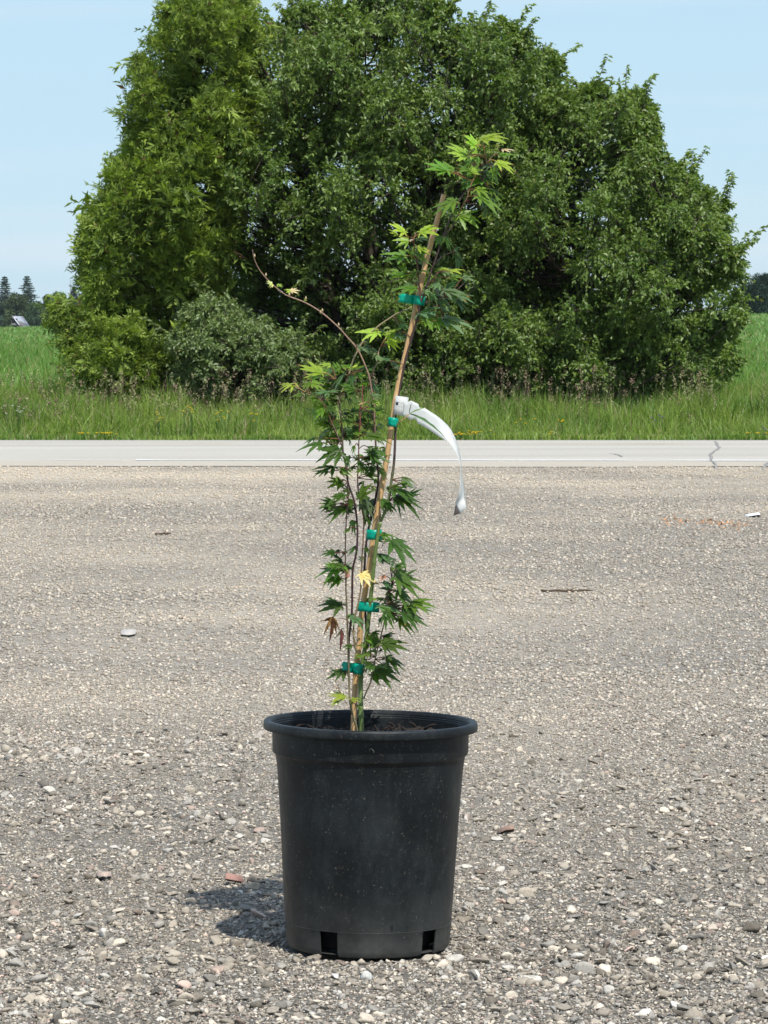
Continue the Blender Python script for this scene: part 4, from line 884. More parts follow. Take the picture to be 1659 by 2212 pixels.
polyA = [(455, 640), (470, 420), (500, 230), (490, 90), (530, 35), (590, 55), (630, 18), (690, 8), (760, 20), (800, -50), (880, -60), (960, 15), (1000, 60), (1050, 50), (1095, 30), (1130, 70), (1180, 90), (1215, 150), (1230, 250), (1160, 380), (1120, 560), (1120, 860), (640, 880), (600, 740), (520, 700)]
trunkA = [(800, [(800, 880, 0), (795, 700, 0.1), (800, 520, 0), (790, 380, 0.1), (780, 220, 0), (760, 90, 0)], 0.13, 0.025),
          (760, [(770, 880, 0.1), (730, 700, 0.1), (690, 540, 0.2), (650, 380, -0.2), (610, 220, -.2)], 0.09, 0.02),
          (860, [(830, 880, 0.1), (860, 690, 0), (900, 520, -0.1), (950, 350, -0.2), (1010, 180, -.2)], 0.10, 0.02)]
broad_tree('broadleaf_tree', 'tall broadleaf tree with a wide dense green crown directly behind the sapling', polyA, 41.8, 2.1, 1100, 11, (0.078, 0.145, 0.024), (0.215, 0.295, 0.068), trunkA,
           holes=[(740, 420, 60, 90, 0.75), (800, 470, 36, 50, 0.8), (585, 180, 30, 25, .5)], fholes=[(650, 620, 90, 95), (560, 560, 60, 60), (900, 610, 60, 60), (740, 720, 110, 80)], shoots=80)
polyB = [(1040, 880), (1010, 700), (1040, 520), (1080, 400), (1120, 280), (1190, 200), (1260, 190), (1320, 185), (1385, 205), (1425, 270), (1415, 320), (1480, 370), (1560, 420), (1580, 490), (1612, 560), (1618, 640), (1600, 720), (1590, 800), (1540, 870)]
trunkB = [(1290, [(1290, 880, 0), (1280, 720, 0.1), (1250, 560, 0), (1230, 420, 0.1), (1210, 300, 0)], 0.12, 0.02),
          (1330, [(1310, 880, 0.1), (1370, 720, 0), (1430, 580, -0.1), (1480, 470, -.1)], 0.09, 0.02)]
broad_tree('broadleaf_tree', 'rounded broadleaf tree sloping down to the green field on the right', polyB, 41.2, 2.0, 720, 23, (0.080, 0.147, 0.024), (0.215, 0.295, 0.068), trunkB,
           fholes=[(1240, 620, 50, 30), (1180, 500, 40, 40), (1420, 800, 60, 50)], shoots=60)
polyC = [(375, 850), (360, 760), (385, 680), (420, 640), (480, 640), (530, 650), (560, 690), (610, 700), (655, 720), (665, 790), (650, 870), (520, 885)]
broad_tree('wild_shrub', 'low grey green shrub in front of the cedar and the tall tree', polyC, 39.6, 0.75, 190, 31, (0.115, 0.175, 0.055), (0.235, 0.305, 0.115), [(520, [(520, 890, 0), (515, 800, 0), (500, 720, 0)], 0.05, 0.015)],
           leafL=0.048, rmin=.16, rmax=.28, shoots=16, bsc=.6)
polyD = [(820, 700), (900, 660), (1000, 640), (1130, 660), (1260, 690), (1400, 700), (1500, 690), (1560, 720), (1575, 800), (1540, 870), (1100, 890), (860, 880)]
broad_tree('wild_shrub', 'wide dark shrub row under the right hand tree behind the dry weeds', polyD, 40.2, 0.8, 190, 37, (0.078, 0.145, 0.025), (0.205, 0.29, 0.068), [(1200, [(1200, 890, 0), (1190, 820, 0), (1150, 740, 0)], 0.05, 0.015)],
           leafL=0.054, rmin=.2, rmax=.34, shoots=6, bsc=.7)

# cedar: fronds made of thin branchlets
def cedar(label, poly, Y0, depth, nb, seed, trunkpx, fr=60, size=1.0, name='cedar_tree'):
    r = np.random.default_rng(seed); poly = np.array(poly, float)
    base = P(trunkpx[0][0], 0, Y0); base[2] = tz(base[0], Y0); root = empty(name, base, label, 'tree')
    px = r.uniform(poly[:, 0].min(), poly[:, 0].max(), nb * 8); py = r.uniform(poly[:, 1].min(), poly[:, 1].max(), nb * 8)
    k = inpoly(px, py, poly); px, py = px[k][:nb], py[k][:nb]; n = len(px); d = dpoly(px, py, poly)
    k = d > 12; px, py, d = px[k], py[k], d[k]; n = len(px)
    dm = np.clip(d / 150, 0, 1); hd = depth * np.sqrt(dm * (2 - dm))
    side = np.where(r.random(n) < 0.7, -1, 1); off = side * hd * (0.2 + 0.95 * ss(fnoise(px, py, 55, seed), .3, .7)) * r.uniform(0.85, 1.0, n)
    C = np.array([P(px[i], py[i], Y0 + off[i]) for i in range(n)])
    axis = lambda z: P(trunkpx[0][0], 0, Y0)[:2]
    out = C - np.array([*axis(0), 0]); out[:, 2] = 0; out = unit(out)
    tone = r.uniform(0, 1, n)
    N = n * fr; ci = np.repeat(np.arange(n), fr)
    pd = unit(out * 0.55 + r.normal(size=(n, 3)) * .25 + [0, 0, .9]); pl = r.uniform(.22, .50, n) * size * np.clip(d / 70 + .25, .3, 1)      # each bough sweeps out and up
    ft = r.uniform(-.35, 1, N); wid = 0.12 * np.clip(d / 60 + .35, .4, 1)[ci] * (1.1 - .75 * np.clip(ft, 0, 1))
    fo = C[ci] + pd[ci] * (ft * pl[ci])[:, None] + r.normal(size=(N, 3)) * wid[:, None] * size
    fd = unit(out[ci] * 0.7 + r.normal(size=(N, 3)) * 0.45 + [0, 0, 0.35]); fl = r.uniform(0.08, 0.19, N) * size * np.where(r.random(N) < .05, 1.9, 1)
    fn = unit(np.cross(fd, r.normal(size=(N, 3)) * .6 + [0, 0, 1.0])); fn = unit(np.cross(fn, fd) * .55 + fn * r.normal(size=(N, 1)) * .7)
    fv = np.cross(fd, fn)
    K = 13; M = N * K; fi = np.repeat(np.arange(N), K); s = np.tile(np.linspace(0.08, 1, K), N); sd = np.tile(np.where(np.arange(K) % 2, 1, -1), N)
    p = fo[fi] + fd[fi] * (s * fl[fi])[:, None]; p[:, 2] -= 0.25 * s * s * fl[fi]
    L = fl[fi] * 0.50 * (1.15 - 0.6 * s) * r.uniform(.5, 1.4, M)
    dd = unit(fd[fi] * 0.75 + fv[fi] * (sd * 0.6)[:, None] + r.normal(size=(M, 3)) * 0.38 + [0, 0, -0.05])
    w = np.clip(0.40 * tone[ci[fi]] + 0.3 * r.random(M) + 0.35 * np.clip(ft[fi], 0, 1) * s, 0, 1)[:, None]  # paler towards bough and frond tips, sunlit contrast painted in
    col = (np.array([0.075, 0.130, 0.024]) * (1 - w) + np.array([0.385, 0.495, 0.072]) * w) * r.uniform(.8, 1.2, (M, 1))
    br = r.random(M) < 0.02; col[br] = (0.16, 0.10, 0.04)
    mb = MB(); leaves(mb, p, dd, fn[fi], L, L * r.uniform(.20, .34, M), col, r, 0.1)
    tw = MB(); tp = smooth_path([P(x, y, Y0) for x, y in trunkpx], 6); tp[0][2] = base[2] - .1
    tw.tube(tp, np.linspace(0.16 * size, 0.02, len(tp)), (0.10, 0.075, 0.06), 9)
    for i in range(n):
        f0 = tp[int(np.argmin(np.abs(tp[:, 2] - (C[i][2] - 0.25))))]; tw.tube([f0, (f0 + C[i]) / 2 + [0, 0, -.04], C[i]], [0.016, 0.010, 0.004], (0.11, 0.085, 0.065), 4, cap=False)
    mb.build('crown', M_cedar, root); tw.build('trunk', M_bark, root, smooth=True)
polyE = [(440, -190), (475, -120), (510, -20), (535, 60), (545, 180), (550, 300), (520, 420), (480, 520), (470, 640), (500, 800), (480, 870), (300, 880), (250, 830), (190, 800), (165, 770), (205, 700), (192, 640), (182, 585), (195, 530), (198, 490), (230, 460), (235, 410), (265, 350), (268, 300), (255, 250), (300, 205), (300, 150), (320, 105), (335, 60), (365, 10), (390, -80)]
cedar('tall olive green cedar with feathery sprays at the left of the tree group', polyE, 40.9, 1.25, 470, 41, [(370, 890), (385, 600), (400, 300), (430, 0), (440, -180)])
polyF = [(108, 674), (146, 668), (185, 685), (235, 700), (310, 720), (340, 870), (240, 875), (182, 835), (146, 800), (134, 740)]
cedar('small low cedar bush with pale tips at the foot of the tall cedar', polyF, 39.9, 0.6, 130, 43, [(250, 890), (240, 800), (215, 740)], 26, 0.85, 'cedar_bush')

# ------------------------------------------------------------------ grasses
def blades(n, xs, ys, hmin, hmax, wd, cA, cB, r, lean=0.45, hf=None, name='tall_grass', label=''):
    x = xs; y = ys; z = tz(x, y); h = r.uniform(hmin, hmax, n) * (hf if hf is not None else 1)
    a = r.uniform(0, 2 * math.pi, n); ln = np.abs(r.normal(0, lean, n)) * h; b_ = r.uniform(0, 2 * math.pi, n)
    dx, dy = np.cos(a) * wd, np.sin(a) * wd * .5; lx, ly = np.cos(b_) * ln, np.sin(b_) * ln
    B1 = np.stack([x - dx, y - dy, z - .02], 1); B2 = np.stack([x + dx, y + dy, z - .02], 1)
    M1 = np.stack([x - dx * .8 + lx * .3, y - dy * .8 + ly * .3, z + h * .6], 1); M2 = np.stack([x + dx * .8 + lx * .3, y + dy * .8 + ly * .3, z + h * .6], 1)
    T_ = np.stack([x + lx, y + ly, z + h * (1 - 0.25 * np.minimum(1, ln / h))], 1)
    V = np.stack([B1, B2, M2, M1, T_], 1).reshape(-1, 3); k = (np.arange(n) * 5)[:, None]
    T = np.concatenate([k + [[0, 1, 2]], k + [[0, 2, 3]], k + [[3, 2, 4]]])
    w = np.clip(1.5 * (fnoise(x, y, 0.7, 77) - .5) + .25 + 0.5 * r.random(n), 0, 1)[:, None]
    col = (np.array(cA) * (1 - w) + np.array(cB) * w) * r.uniform(.75, 1.25, (n, 1)); st = r.random(n) < 0.09; col[st] = (0.32, 0.27, 0.13)
    mb = MB(); mb.add(V, T, np.repeat(col, 5, 0)); return mb
r = np.random.default_rng(3)
n = 120000; x = r.uniform(-6.2, 6.2, n); y = 35.1 + 6.6 * r.random(n) ** 1.25
hf = (0.18 + 0.82 * ss(y, 35.1, 36.4)) * (0.35 + 1.3 * fnoise(x, y, 0.5, 5))
tag(blades(n, x, y, 0.22, 0.52, 0.0065, (0.105, 0.205, 0.024), (0.265, 0.36, 0.06), r, hf=hf).build('roadside_grass', M_grass), 'tall green grass of the verge along the far side of the road', None, None, 'stuff')
n = 90000; x = np.concatenate([r.uniform(-9, -2.3, n // 2), r.uniform(2.6, 9, n // 2)]); y = 39 + 36 * r.random(n) ** 1.6; x = x * (1 + (y - 39) / 60)
tag(blades(n, x, y, 0.15, 0.42, 0.009, (0.09, 0.20, 0.03), (0.19, 0.32, 0.06), r, hf=0.6 + 0.8 * fnoise(x, y, 1.2, 15)).build('meadow_grass', M_grass), 'lush meadow grass running back on both sides of the trees', None, None, 'stuff')
n = 100000; y = 60 + 200 * r.random(n) ** 1.5; x = r.uniform(-1, 1, n) * (y * 0.14)
tag(blades(n, x, y, 0.12, 0.30, 0.035, (0.12, 0.235, 0.05), (0.21, 0.34, 0.09), r).build('field_crop', M_grass), 'even green crop covering the rising field', None, None, 'stuff')
# dry seed heads in front of the trees
def seedheads(n, xs, ys, hmin, hmax, c, r):
    mb = MB(); z = tz(xs, ys); h = r.uniform(hmin, hmax, n)
    p0 = np.stack([xs, ys, z], 1); ln = r.normal(0, .1, (n, 2)); p1 = p0 + np.stack([ln[:, 0], ln[:, 1], h], 1)
    V = np.stack([p0 - [.002, 0, 0], p0 + [.002, 0, 0], p1], 1).reshape(-1, 3); k = (np.arange(n) * 3)[:, None]
    mb.add(V, k + [[0, 1, 2]], np.tile((0.20, 0.20, 0.09), (n * 3, 1)))
    K = 16; M = n * K; i = np.repeat(np.arange(n), K); f = np.tile(np.linspace(0, 1, K), n); hl = r.uniform(.05, .13, n)[i]
    p = p1[i] - np.stack([ln[i, 0] * .1, ln[i, 1] * .1, hl], 1) + np.stack([0 * f, 0 * f, hl * f], 1) + r.normal(0, .009, (M, 3))
    d = unit(r.normal(size=(M, 3)) * [1, 1, .5] + [0, 0, .9]); L = r.uniform(.012, .032, M)
    cc = c[i] * r.uniform(.7, 1.3, (M, 1))
    leaves(mb, p, d, unit(r.normal(size=(M, 3))), L, L * .45, cc, r, 0)
    return mb
n = 2300; x = r.uniform(-6, 5.4, n); y = r.uniform(37.6, 39.6, n); c = np.where(r.random((n, 1)) < .4, np.array([[.26, .18, .13]]), np.array([[.28, .27, .14]]))
k = ((x > -4.3) | (r.random(n) < .25)) & (r.random(n) < ss(fnoise(x * 1.0, y * 0.5, .5, 91), .38, .66)); x, y, c = x[k], y[k], c[k]; n = len(x)
tag(seedheads(n, x, y, .34, .76, c, r).build('seeding_grass', M_dry), 'dry brown and pinkish seed heads standing in front of the trees', None, None, 'stuff')

# flowering plants
def flower(px, py, Y0, n, sx_, sz, col, label, grp='yellow wildflowers in the verge', cat='flowers'):
    c = P(px, py, Y0); base = np.array([c[0], Y0, tz(c[0], Y0)]); root = empty('wildflower_clump', base, label, cat, grp)
    st, fl = MB(), MB()
    for i in range(n):
        x_ = c[0] + r.normal(0, sx_); y_ = Y0 + r.normal(0, .08); z_ = c[2] + r.normal(0, sz); b0 = np.array(base); t = np.array([x_, y_, max(z_, base[2] + .08)])
        st.tube(smooth_path([b0, (b0 + t) / 2 + r.normal(0, .01, 3), t], 3), [.003] * 7, (0.08, 0.15, .03), 4)
        for q in range(6):
            a = q * 1.05 + r.random(); d = np.array([[math.cos(a), math.sin(a) * .8, .45]]); leaves(fl, t[None], d, np.array([[0, -.3, 1.]]), np.array([.017]), np.array([.014]), np.array([col]), r, -.1)
        leaves(st, (b0 + (t - b0) * .0)[None].repeat(3, 0), r.normal(size=(3, 3)) * [1, 1, .3] + [0, 0, 1], r.normal(size=(3, 3)) + [0, 0, 1], np.full(3, .05), np.full(3, .012), np.tile((0.07, .14, .03), (3, 1)), r)
    st.build('stems', M_grass, root); fl.build('blossoms', M_flower, root)
YE = (0.85, 0.60, 0.02)
for a in ((1005, 938, 35.25, 34, .13, .018, 'dense patch of yellow flowers at the road edge right of the white label'),
          (182, 945, 35.2, 5, .05, .012, 'few yellow flowers at the road edge, leftmost in the verge'),
          (222, 943, 35.2, 8, .05, .015, 'yellow flowers at the road edge, between the leftmost few and their right neighbour'),
          (243, 939, 35.3, 6, .035, .012, 'yellow flowers low in the verge below the left edge of the cedar'),
          (349, 900, 36.2, 5, .05, .03, 'sparse yellow flowers in tall grass under the middle of the cedar'),
          (409, 889, 36.6, 7, .08, .03, 'yellow flowers in tall grass at the foot of the low grey green shrub'),
          (480, 896, 36.5, 7, .05, .035, 'yellow flowers in tall grass under the middle of the grey green shrub'),
          (546, 897, 36.5, 5, .03, .03, 'yellow flowers in tall grass near the right end of the grey green shrub'),
          (1139, 906, 36.1, 4, .06, .02, 'scattered yellow flowers in the verge a little right of the dense yellow patch'),
          (1208, 909, 36.0, 4, .03, .02, 'two or three yellow flowers in the grass under the right hand tree'),
          (1192, 935, 35.4, 3, .03, .015, 'tiny yellow flowers low by the road under the right hand tree'),
          (1635, 946, 35.2, 5, .05, .012, 'yellow flowers at the road edge at the far right of the photo')):
    flower(*a[:3], a[3], a[4], a[5], YE, a[6])
flower(36, 886, 36.8, 9, .10, .035, (0.75, 0.75, 0.72), 'small white flowers in the grass at the far left', 'white wildflowers', 'flowers')
flower(1430, 900, 36.4, 5, .06, .03, (0.22, 0.16, 0.42), 'purple flowers in the grass below the right hand tree', 'purple wildflowers', 'flowers')
flower(1648, 930, 36.0, 5, .05, .03, (0.22, 0.16, 0.42), 'purple flowers in the grass at the right edge', 'purple wildflowers', 'flowers')

# ------------------------------------------------------------------ far tree line and shed
def far_tree(px, ytop, wpx, Y0, label, kind, col, seed, dens=1.0, group='distant tree line'):
    r = np.random.default_rng(seed); top = P(px, ytop, Y0); x0 = top[0]; z0 = tz(x0, Y0); Ht = top[2] - z0; Wr = wpx / FPX * Y0 / 2 * (1.9 if kind == 's' else 1.15)
    root = empty('spruce_tree' if kind == 's' else ('dead_tree' if kind == 'x' else 'distant_tree'), (x0, Y0, z0), label, 'tree', group)
    mb, tw = MB(), MB(); tw.tube([(x0, Y0, z0 - .3), (x0 + r.normal(0, .1), Y0, z0 + Ht * .5), (x0, Y0, z0 + Ht)], [Ht * .014, Ht * .009, .03], (0.09, .075, .06), 7)
    if kind == 's':
        nb = int(30 * dens); zs = np.linspace(0.10, 0.985, nb)
        for i, f in enumerate(zs):
            rr = Wr * (1 - f) ** 0.85 * r.uniform(.75, 1.1) + .12
            for q in range(7):
                a = r.uniform(0, 6.28); d = np.array([math.cos(a), math.sin(a), 0]); K = 26; s = np.linspace(.1, 1, K)
                L = rr * r.uniform(.7, 1.15); p = np.array([x0, Y0, z0 + Ht * f]) + d * (s * L)[:, None]; p[:, 2] += -0.30 * s * L + 0.22 * s * s * L
                dd = unit(d + r.normal(size=(K, 3)) * [.7, .7, .25] + [0, 0, -.25]); LL = (.16 + .16 * (1 - s)) * (1 + L * .25)
                leaves(mb, p, dd, unit(r.normal(size=(K, 3)) * .4 + [0, 0, 1]), LL * 1.5, LL * .45, np.array(col) * r.uniform(.7, 1.3, (K, 1)), r, .2)
    elif kind == 'x':
        for i in range(26):
            f = r.uniform(.3, .95); a = r.uniform(0, 6.28); L = Wr * (1.1 - f) * 1.6; o = np.array([x0, Y0, z0 + Ht * f]); tw.tube([o, o + [math.cos(a) * L, math.sin(a) * L, L * .5]], [.05, .015], (.16, .14, .13), 4)
        M = 700; p = np.array([x0, Y0, z0]) + r.normal(size=(M, 3)) * [Wr * .35, Wr * .35, Ht * .12] + [0, 0, Ht * .45]
        leaves(mb, p, r.normal(size=(M, 3)), r.normal(size=(M, 3)) + [0, 0, 1], np.full(M, .35), np.full(M, .2), np.array(col) * r.uniform(.7, 1.3, (M, 1)), r)
    else:
        nl = int(34 * dens); cz = r.uniform(.14, .92, nl); pr = np.sqrt(np.clip(1 - ((cz - .42) / .58) ** 2, 0.05, 1)); a = r.uniform(0, 6.28, nl); q = np.sqrt(r.random(nl)) * .8
        C = np.stack([x0 + np.cos(a) * q * pr * Wr, Y0 + np.sin(a) * q * pr * Wr, z0 + cz * Ht], 1); rd = Wr * r.uniform(.22, .4, nl)
        K = 260; ci = np.repeat(np.arange(nl), K); dv = unit(r.normal(size=(nl * K, 3)) + [0, 0, .3]); p = C[ci] + dv * (rd[ci] * r.uniform(.6, 1.05, nl * K))[:, None]
        L = r.uniform(.28, .6, nl * K) * (Ht / 12); t = r.uniform(.75, 1.3, nl)[ci]
        leaves(mb, p, unit(dv * .5 + r.normal(size=dv.shape)), unit(r.normal(size=dv.shape) * .6 + [0, 0, 1]), L, L * .6, np.array(col) * (t * r.uniform(.8, 1.2, nl * K))[:, None], r)
        for i in range(nl): tw.tube([(x0, Y0, z0 + Ht * .25), C[i]], [.07, .02], (.09, .08, .06), 4, cap=False)
    mb.build('crown', M_far, root); tw.build('trunk', M_bark, root)
DK = (0.07, 0.11, 0.08); MD = (0.10, 0.17, 0.08); LT = (0.19, 0.29, 0.10)
far_tree(10, 596, 62, 560, 'dark spruce cut off by the left edge of the photo', 's', DK, 1)
far_tree(58, 595, 66, 575, 'slender spruce rising highest above the distant tree line on the left', 's', DK, 2)
far_tree(160, 618, 34, 570, 'dark conifer with bare leaders just left of the cedar', 's', (0.05, 0.07, 0.06), 3)
far_tree(152, 606, 30, 590, 'thin dead tree with bare twigs left of the cedar', 'x', (0.06, 0.08, 0.06), 4)
far_tree(40, 637, 62, 540, 'broad olive green tree behind the shed', 'd', (0.075, 0.105, 0.045), 5, 1.6)
far_tree(2, 650, 46, 545, 'dark green tree left of the shed at the photo edge', 'd', DK, 6, 1.4)
far_tree(74, 655, 36, 520, 'mid green tree directly right of the shed', 'd', MD, 7, 1.3)
far_tree(84, 650, 34, 565, 'dark round tree in the dip between the spruces and the pale tree', 'd', DK, 8, 1.2)
far_tree(106, 634, 30, 590, 'upright grey green tree left of the pale tree', 'd', (0.055, 0.09, 0.06), 9, 1.2)
far_tree(132, 628, 44, 555, 'pale green tree, brightest of the distant tree line', 'd', LT, 10, 1.6)
far_tree(158, 655, 50, 545, 'dark tree half hidden behind the left edge of the cedar', 'd', DK, 12, 1.6)
far_tree(190, 640, 60, 575, 'dark green tree mostly hidden behind the cedar foot', 'd', DK, 13, 1.4)
far_tree(110, 672, 70, 515, 'low dark thicket tree right of the shed', 'd', (0.05, 0.085, 0.05), 14, 1.6)
far_tree(-25, 640, 70, 560, 'wide dark tree just outside the left edge', 'd', DK, 15, 1.2)
far_tree(1652, 596, 80, 300, 'big dark tree at the edge of the field on the far right', 'd', (0.035, 0.065, 0.045), 16, 2.4, 'trees beyond the field on the right')
far_tree(1612, 612, 56, 305, 'dark tree on the field edge seen just right of the rounded tree', 'd', (0.04, 0.07, 0.05), 17, 1.8, 'trees beyond the field on the right')
far_tree(1690, 600, 80, 310, 'dark tree beyond the right edge of the photo', 'd', (0.035, 0.065, 0.045), 18, 1.6, 'trees beyond the field on the right')
# ragged hedge at the foot of the far tree line
rh = np.random.default_rng(8); M = 26000; xh = rh.uniform(-75, 75, M); yh_ = 480 + rh.random(M) * 40; zh = tz(xh, yh_) + rh.random(M) * (1.0 + 2.2 * fnoise(xh, yh_, 6, 3))
mb = MB(); leaves(mb, np.stack([xh, yh_, zh], 1), rh.normal(size=(M, 3)), rh.normal(size=(M, 3)) * .5 + [0, 0, 1], rh.uniform(.4, .9, M), rh.uniform(.2, .5, M), np.array((0.085, 0.14, 0.045)) * rh.uniform(.6, 1.4, (M, 1)), rh)
tag(mb.build('hedgerow', M_far), 'low weedy hedge along the far edge of the field', 'hedge', None, 'stuff')

# shed with a steep metal roof
YS = 500.0; s0 = P(36, 712, YS); px2m = YS / FPX
shed = empty('metal_roof_shed', (s0[0], YS, tz(s0[0], YS)), 'old grey shed with a steep rusty metal roof at the distant tree line', 'shed')
m, n, b, out = newmat('weathered_boards'); v = pos(n); nz = noise(n, 1, 4, .6, pos(n, (9, 9, .6)))
n.links.new(ramp(n, nz.outputs['Fac'], [(.3, (.11, .105, .10)), (.7, (.22, .21, .20))]).outputs['Color'], b.inputs['Base Color']); M_board = m
m, n, b, out = newmat('rusty_metal'); nz = noise(n, 1, 3, .6, pos(n, (1.1, .2, .5)))
n.links.new(ramp(n, nz.outputs['Fac'], [(.36, (.46, .50, .55)), (.50, (.44, .47, .52)), (.56, (.26, .17, .15)), (.66, (.42, .45, .5))]).outputs['Color'], b.inputs['Base Color']); b.inputs['Roughness'].default_value = .5; b.inputs['Metallic'].default_value = .3; M_metal = m
def sp(px, py, dy=0): q = P(px, py, YS + dy); q[1] = YS + dy; return q
# ridge runs away to the right; left gable faces the camera
dep = 4.0
apL = sp(27, 683); apR = apL + np.array([1.5, dep, 0.05])
eL = sp(41, 706); eR = sp(84, 716); zb = tz(s0[0], YS) - .3
mb = MB()
g0 = eL.copy(); g0[0] += .15; g1 = sp(73, 706); 
def prism(mb, poly2, y0, y1, col=(1, 1, 1)):
    k = len(poly2); V = [(p[0], y0, p[1]) for p in poly2] + [(p[0] + 0.6, y1, p[1]) for p in poly2]; T = []
    for i in range(1, k - 1): T += [[0, i, i + 1], [k, k + i + 1, k + i]]
    for i in range(k): j = (i + 1) % k; T += [[i, i + k, j + k], [i, j + k, j]]
    mb.add(V, T, col)
xl, xr, zt = sp(20.5, 0)[0], sp(43, 0)[0], apL[2]; ze = sp(0, 700)[2]
prism(mb, [(xl, zb), (xr, zb), (xr, ze), (apL[0], zt - .12), (xl, ze)], YS, YS + dep); mb.build('wall', M_board, shed)
mb = MB()
def slab(mb, a, b_, c, d, th):
    nn = np.cross(b_ - a, d - a); nn /= np.linalg.norm(nn); nn = nn if nn[2] > 0 else -nn
    V = [a, b_, c, d, a + nn * th, b_ + nn * th, c + nn * th, d + nn * th]
    mb.add(V, [[0, 1, 2], [0, 2, 3], [4, 5, 6], [4, 6, 7], [0, 1, 5], [0, 5, 4], [1, 2, 6], [1, 6, 5], [2, 3, 7], [2, 7, 6], [3, 0, 4], [3, 4, 7]], (1, 1, 1))
A0 = np.array([apL[0], YS - .25, zt]); A1 = A0 + [1.05, dep + .4, 0]
E0 = np.array([sp(46.5, 0)[0], YS - .25, sp(0, 714)[2]]); E1 = E0 + [0.95, dep + .4, 0]
slab(mb, A0, A1, E1, E0, .06); mb.build('roof', M_metal, shed)
mb = MB(); F0 = np.array([xl + .05, YS + .15, ze - .05]); F1 = F0 + [1.25, dep + .4, 0]; slab(mb, A0 + [0, .4, -.06], A1 - [.02, 0, .06], F1, F0, .06); mb.build('roof', M_metal, shed)
mb = MB(); w0, w1 = sp(25.5, 688), sp(29, 697); prism(mb, [(w0[0], w1[2]), (w1[0], w1[2]), (w1[0], w0[2]), (w0[0], w0[2])], YS - .05, YS - .02)
m, n, b, out = newmat('dark_opening'); b.inputs['Base Color'].default_value = (.015, .015, .015, 1); mb.build('window', m, shed)
mb = MB(); w0, w1 = sp(20, 702), sp(38, 706); prism(mb, [(w0[0], w1[2]), (w1[0], w1[2]), (w1[0], w0[2]), (w0[0], w0[2])], YS - .07, YS - .02); mb.build('doorway', m, shed)

# ------------------------------------------------------------------ small things on the lot
def gpt(fx, fy):
    x = fx * 1659 / 3024; y = fy * 1659 / 3024; Y = FPX * H / (y - HY); q = P(x, y, Y); return np.array([q[0], Y, lot(np.array(q[0]), np.array(Y)) + 0.0])
def twig(f0, f1, rad_, col, label):
    a, b_ = gpt(*f0), gpt(*f1); pts = [a + (b_ - a) * t + np.array([0, 0, .004 + .006 * rng.random()]) for t in np.linspace(0, 1, 7)]
    mb = MB(); mb.tube(pts, [rad_] * 6 + [rad_ * .4], col, 6); q = (pts[1] + pts[3]) / 2; mb.tube([pts[3], pts[3] + (b_ - a) * .18 + [0, .01, .012]], [rad_ * .6, rad_ * .3], col, 5)
    tag(mb.build('twig', M_dry, origin=tuple(a)), label, 'twig', 'dry twigs lying on the gravel')
twig((2130, 2328), (2335, 2330), .004, (.10, .075, .05), 'thin dark twig lying on the gravel in the middle right of the lot')
twig((612, 2105), (672, 2103), .005, (.09, .06, .045), 'short dark stick lying on the gravel at the left, nearer the road')
def flat_stone(fx, fy, L, Wd, th, col, label, name, cat, rot, mat=None, tilt=.12):
    c = gpt(fx, fy); an = np.sort(rng.uniform(0, 2 * math.pi, 9)); rr = rng.uniform(.75, 1.1, 9)
    p = np.stack([np.cos(an) * L * rr, np.sin(an) * Wd * rr], 1); cr, sr = math.cos(rot), math.sin(rot); p = p @ np.array([[cr, sr], [-sr, cr]])
    V = [(c[0] + q[0], c[1] + q[1], c[2] + .010 + tilt * (-q[1]) + th) for q in p * .85] + [(c[0] + q[0], c[1] + q[1], c[2] + .006 + tilt * (-q[1])) for q in p]; T = []
    for i in range(1, 8): T.append([0, i, i + 1])
    for i in range(9): j = (i + 1) % 9; T += [[i, i + 9, j + 9], [i, j + 9, j]]
    mb = MB(); mb.add(V, T, col); tag(mb.build(name, mat or M_stone, origin=tuple(c)), label, cat)
flat_stone(1992, 3288, .0115, .03, .004, (.34, .23, .18), 'reddish brown flat stone chip on the gravel right of the pot', 'stone_chip', 'stone', .6, tilt=.35)
flat_stone(410, 3462, .012, .03, .003, (.46, .36, .30), 'pale pink stone lying in the gravel left of the pot', 'stone_chip', 'stone', .1, tilt=.12)
flat_stone(920, 3485, .010, .022, .006, (.38, .22, .18), 'small red stone at the edge of the pot shadow', 'stone_chip', 'stone', -.6, tilt=.3)
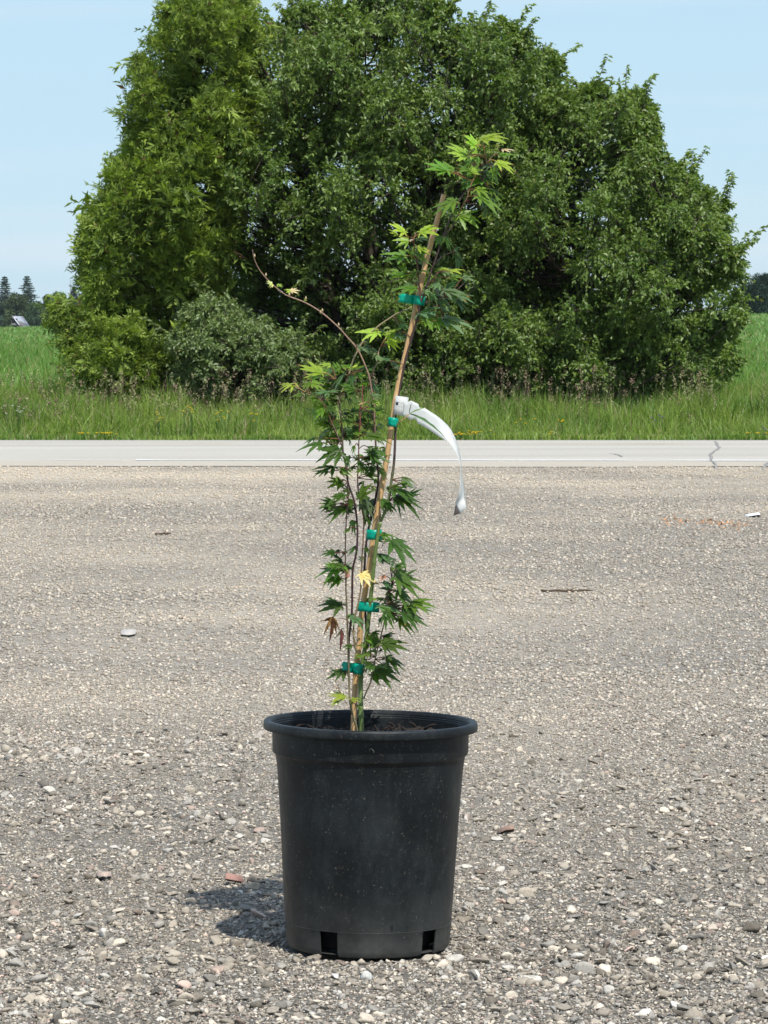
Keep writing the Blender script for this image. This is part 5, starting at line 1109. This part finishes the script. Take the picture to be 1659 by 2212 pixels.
flat_stone(505, 2498, .030, .11, .003, (.47, .44, .40), 'large flat pale stone on the lot left of the sapling', 'stone_chip', 'stone', 0, tilt=.02)
flat_stone(2965, 2032, .05, .10, .01, (.75, .77, .80), 'crumpled scrap of white plastic on the gravel near the right edge', 'plastic_scrap', 'litter', .1, tilt=.15)
c0 = gpt(1441, 3862); mb = MB(); mb.add(sh2[3] * [.0125, .012, .015] + c0 + [0, 0, .006], f2, (.50, .49, .45)); tag(mb.build('pebble', M_stone, origin=tuple(c0)), 'pale grey pebble in front of the pot, largest stone there', 'stone')
mb = MB(); n = 170
for i in range(n):
    fx, fy = rng.uniform(2600, 2950), rng.normal(2062, 10); fy += (fx - 2780) * .06; c = gpt(fx, fy); d = unit(rng.normal(size=3) * [1, 1, .15]); L = rng.uniform(.006, .022)
    q = unit(np.cross(d, [0, 0, 1])) * L * .35; mb.add([c + [0, 0, .006] - q, c + [0, 0, .006] + q, c + d * L + [0, 0, .014]], [[0, 1, 2]], np.array([.55, .27, .12]) * rng.uniform(.5, 1.3))
tag(mb.build('bark_chips', M_dry), 'scattered orange wood chips on the gravel at the right', None, None, 'stuff')

# ------------------------------------------------------------------ summer haze
m = bpy.data.materials.new('haze'); m.use_nodes = True; n = m.node_tree; n.nodes.clear()
out = n.nodes.new('ShaderNodeOutputMaterial'); pv = n.nodes.new('ShaderNodeVolumePrincipled')
pv.inputs['Color'].default_value = (0.86, 0.92, 1.0, 1); pv.inputs['Density'].default_value = 0.00009; pv.inputs['Anisotropy'].default_value = 0.2
n.links.new(pv.outputs[0], out.inputs['Volume'])
B = np.array([[x, y, z] for x in (-4200, 4200) for y in (-80, 9200) for z in (-3, 40)], float)
mb = MB(); mb.add(B, [[0, 1, 3], [0, 3, 2], [4, 6, 7], [4, 7, 5], [0, 4, 5], [0, 5, 1], [2, 3, 7], [2, 7, 6], [0, 2, 6], [0, 6, 4], [1, 5, 7], [1, 7, 3]], (1, 1, 1))
hz = mb.build('haze', m); hz['kind'] = 'stuff'; hz['label'] = 'thin pale summer haze over the distant trees'
m.cycles.homogeneous_volume = True
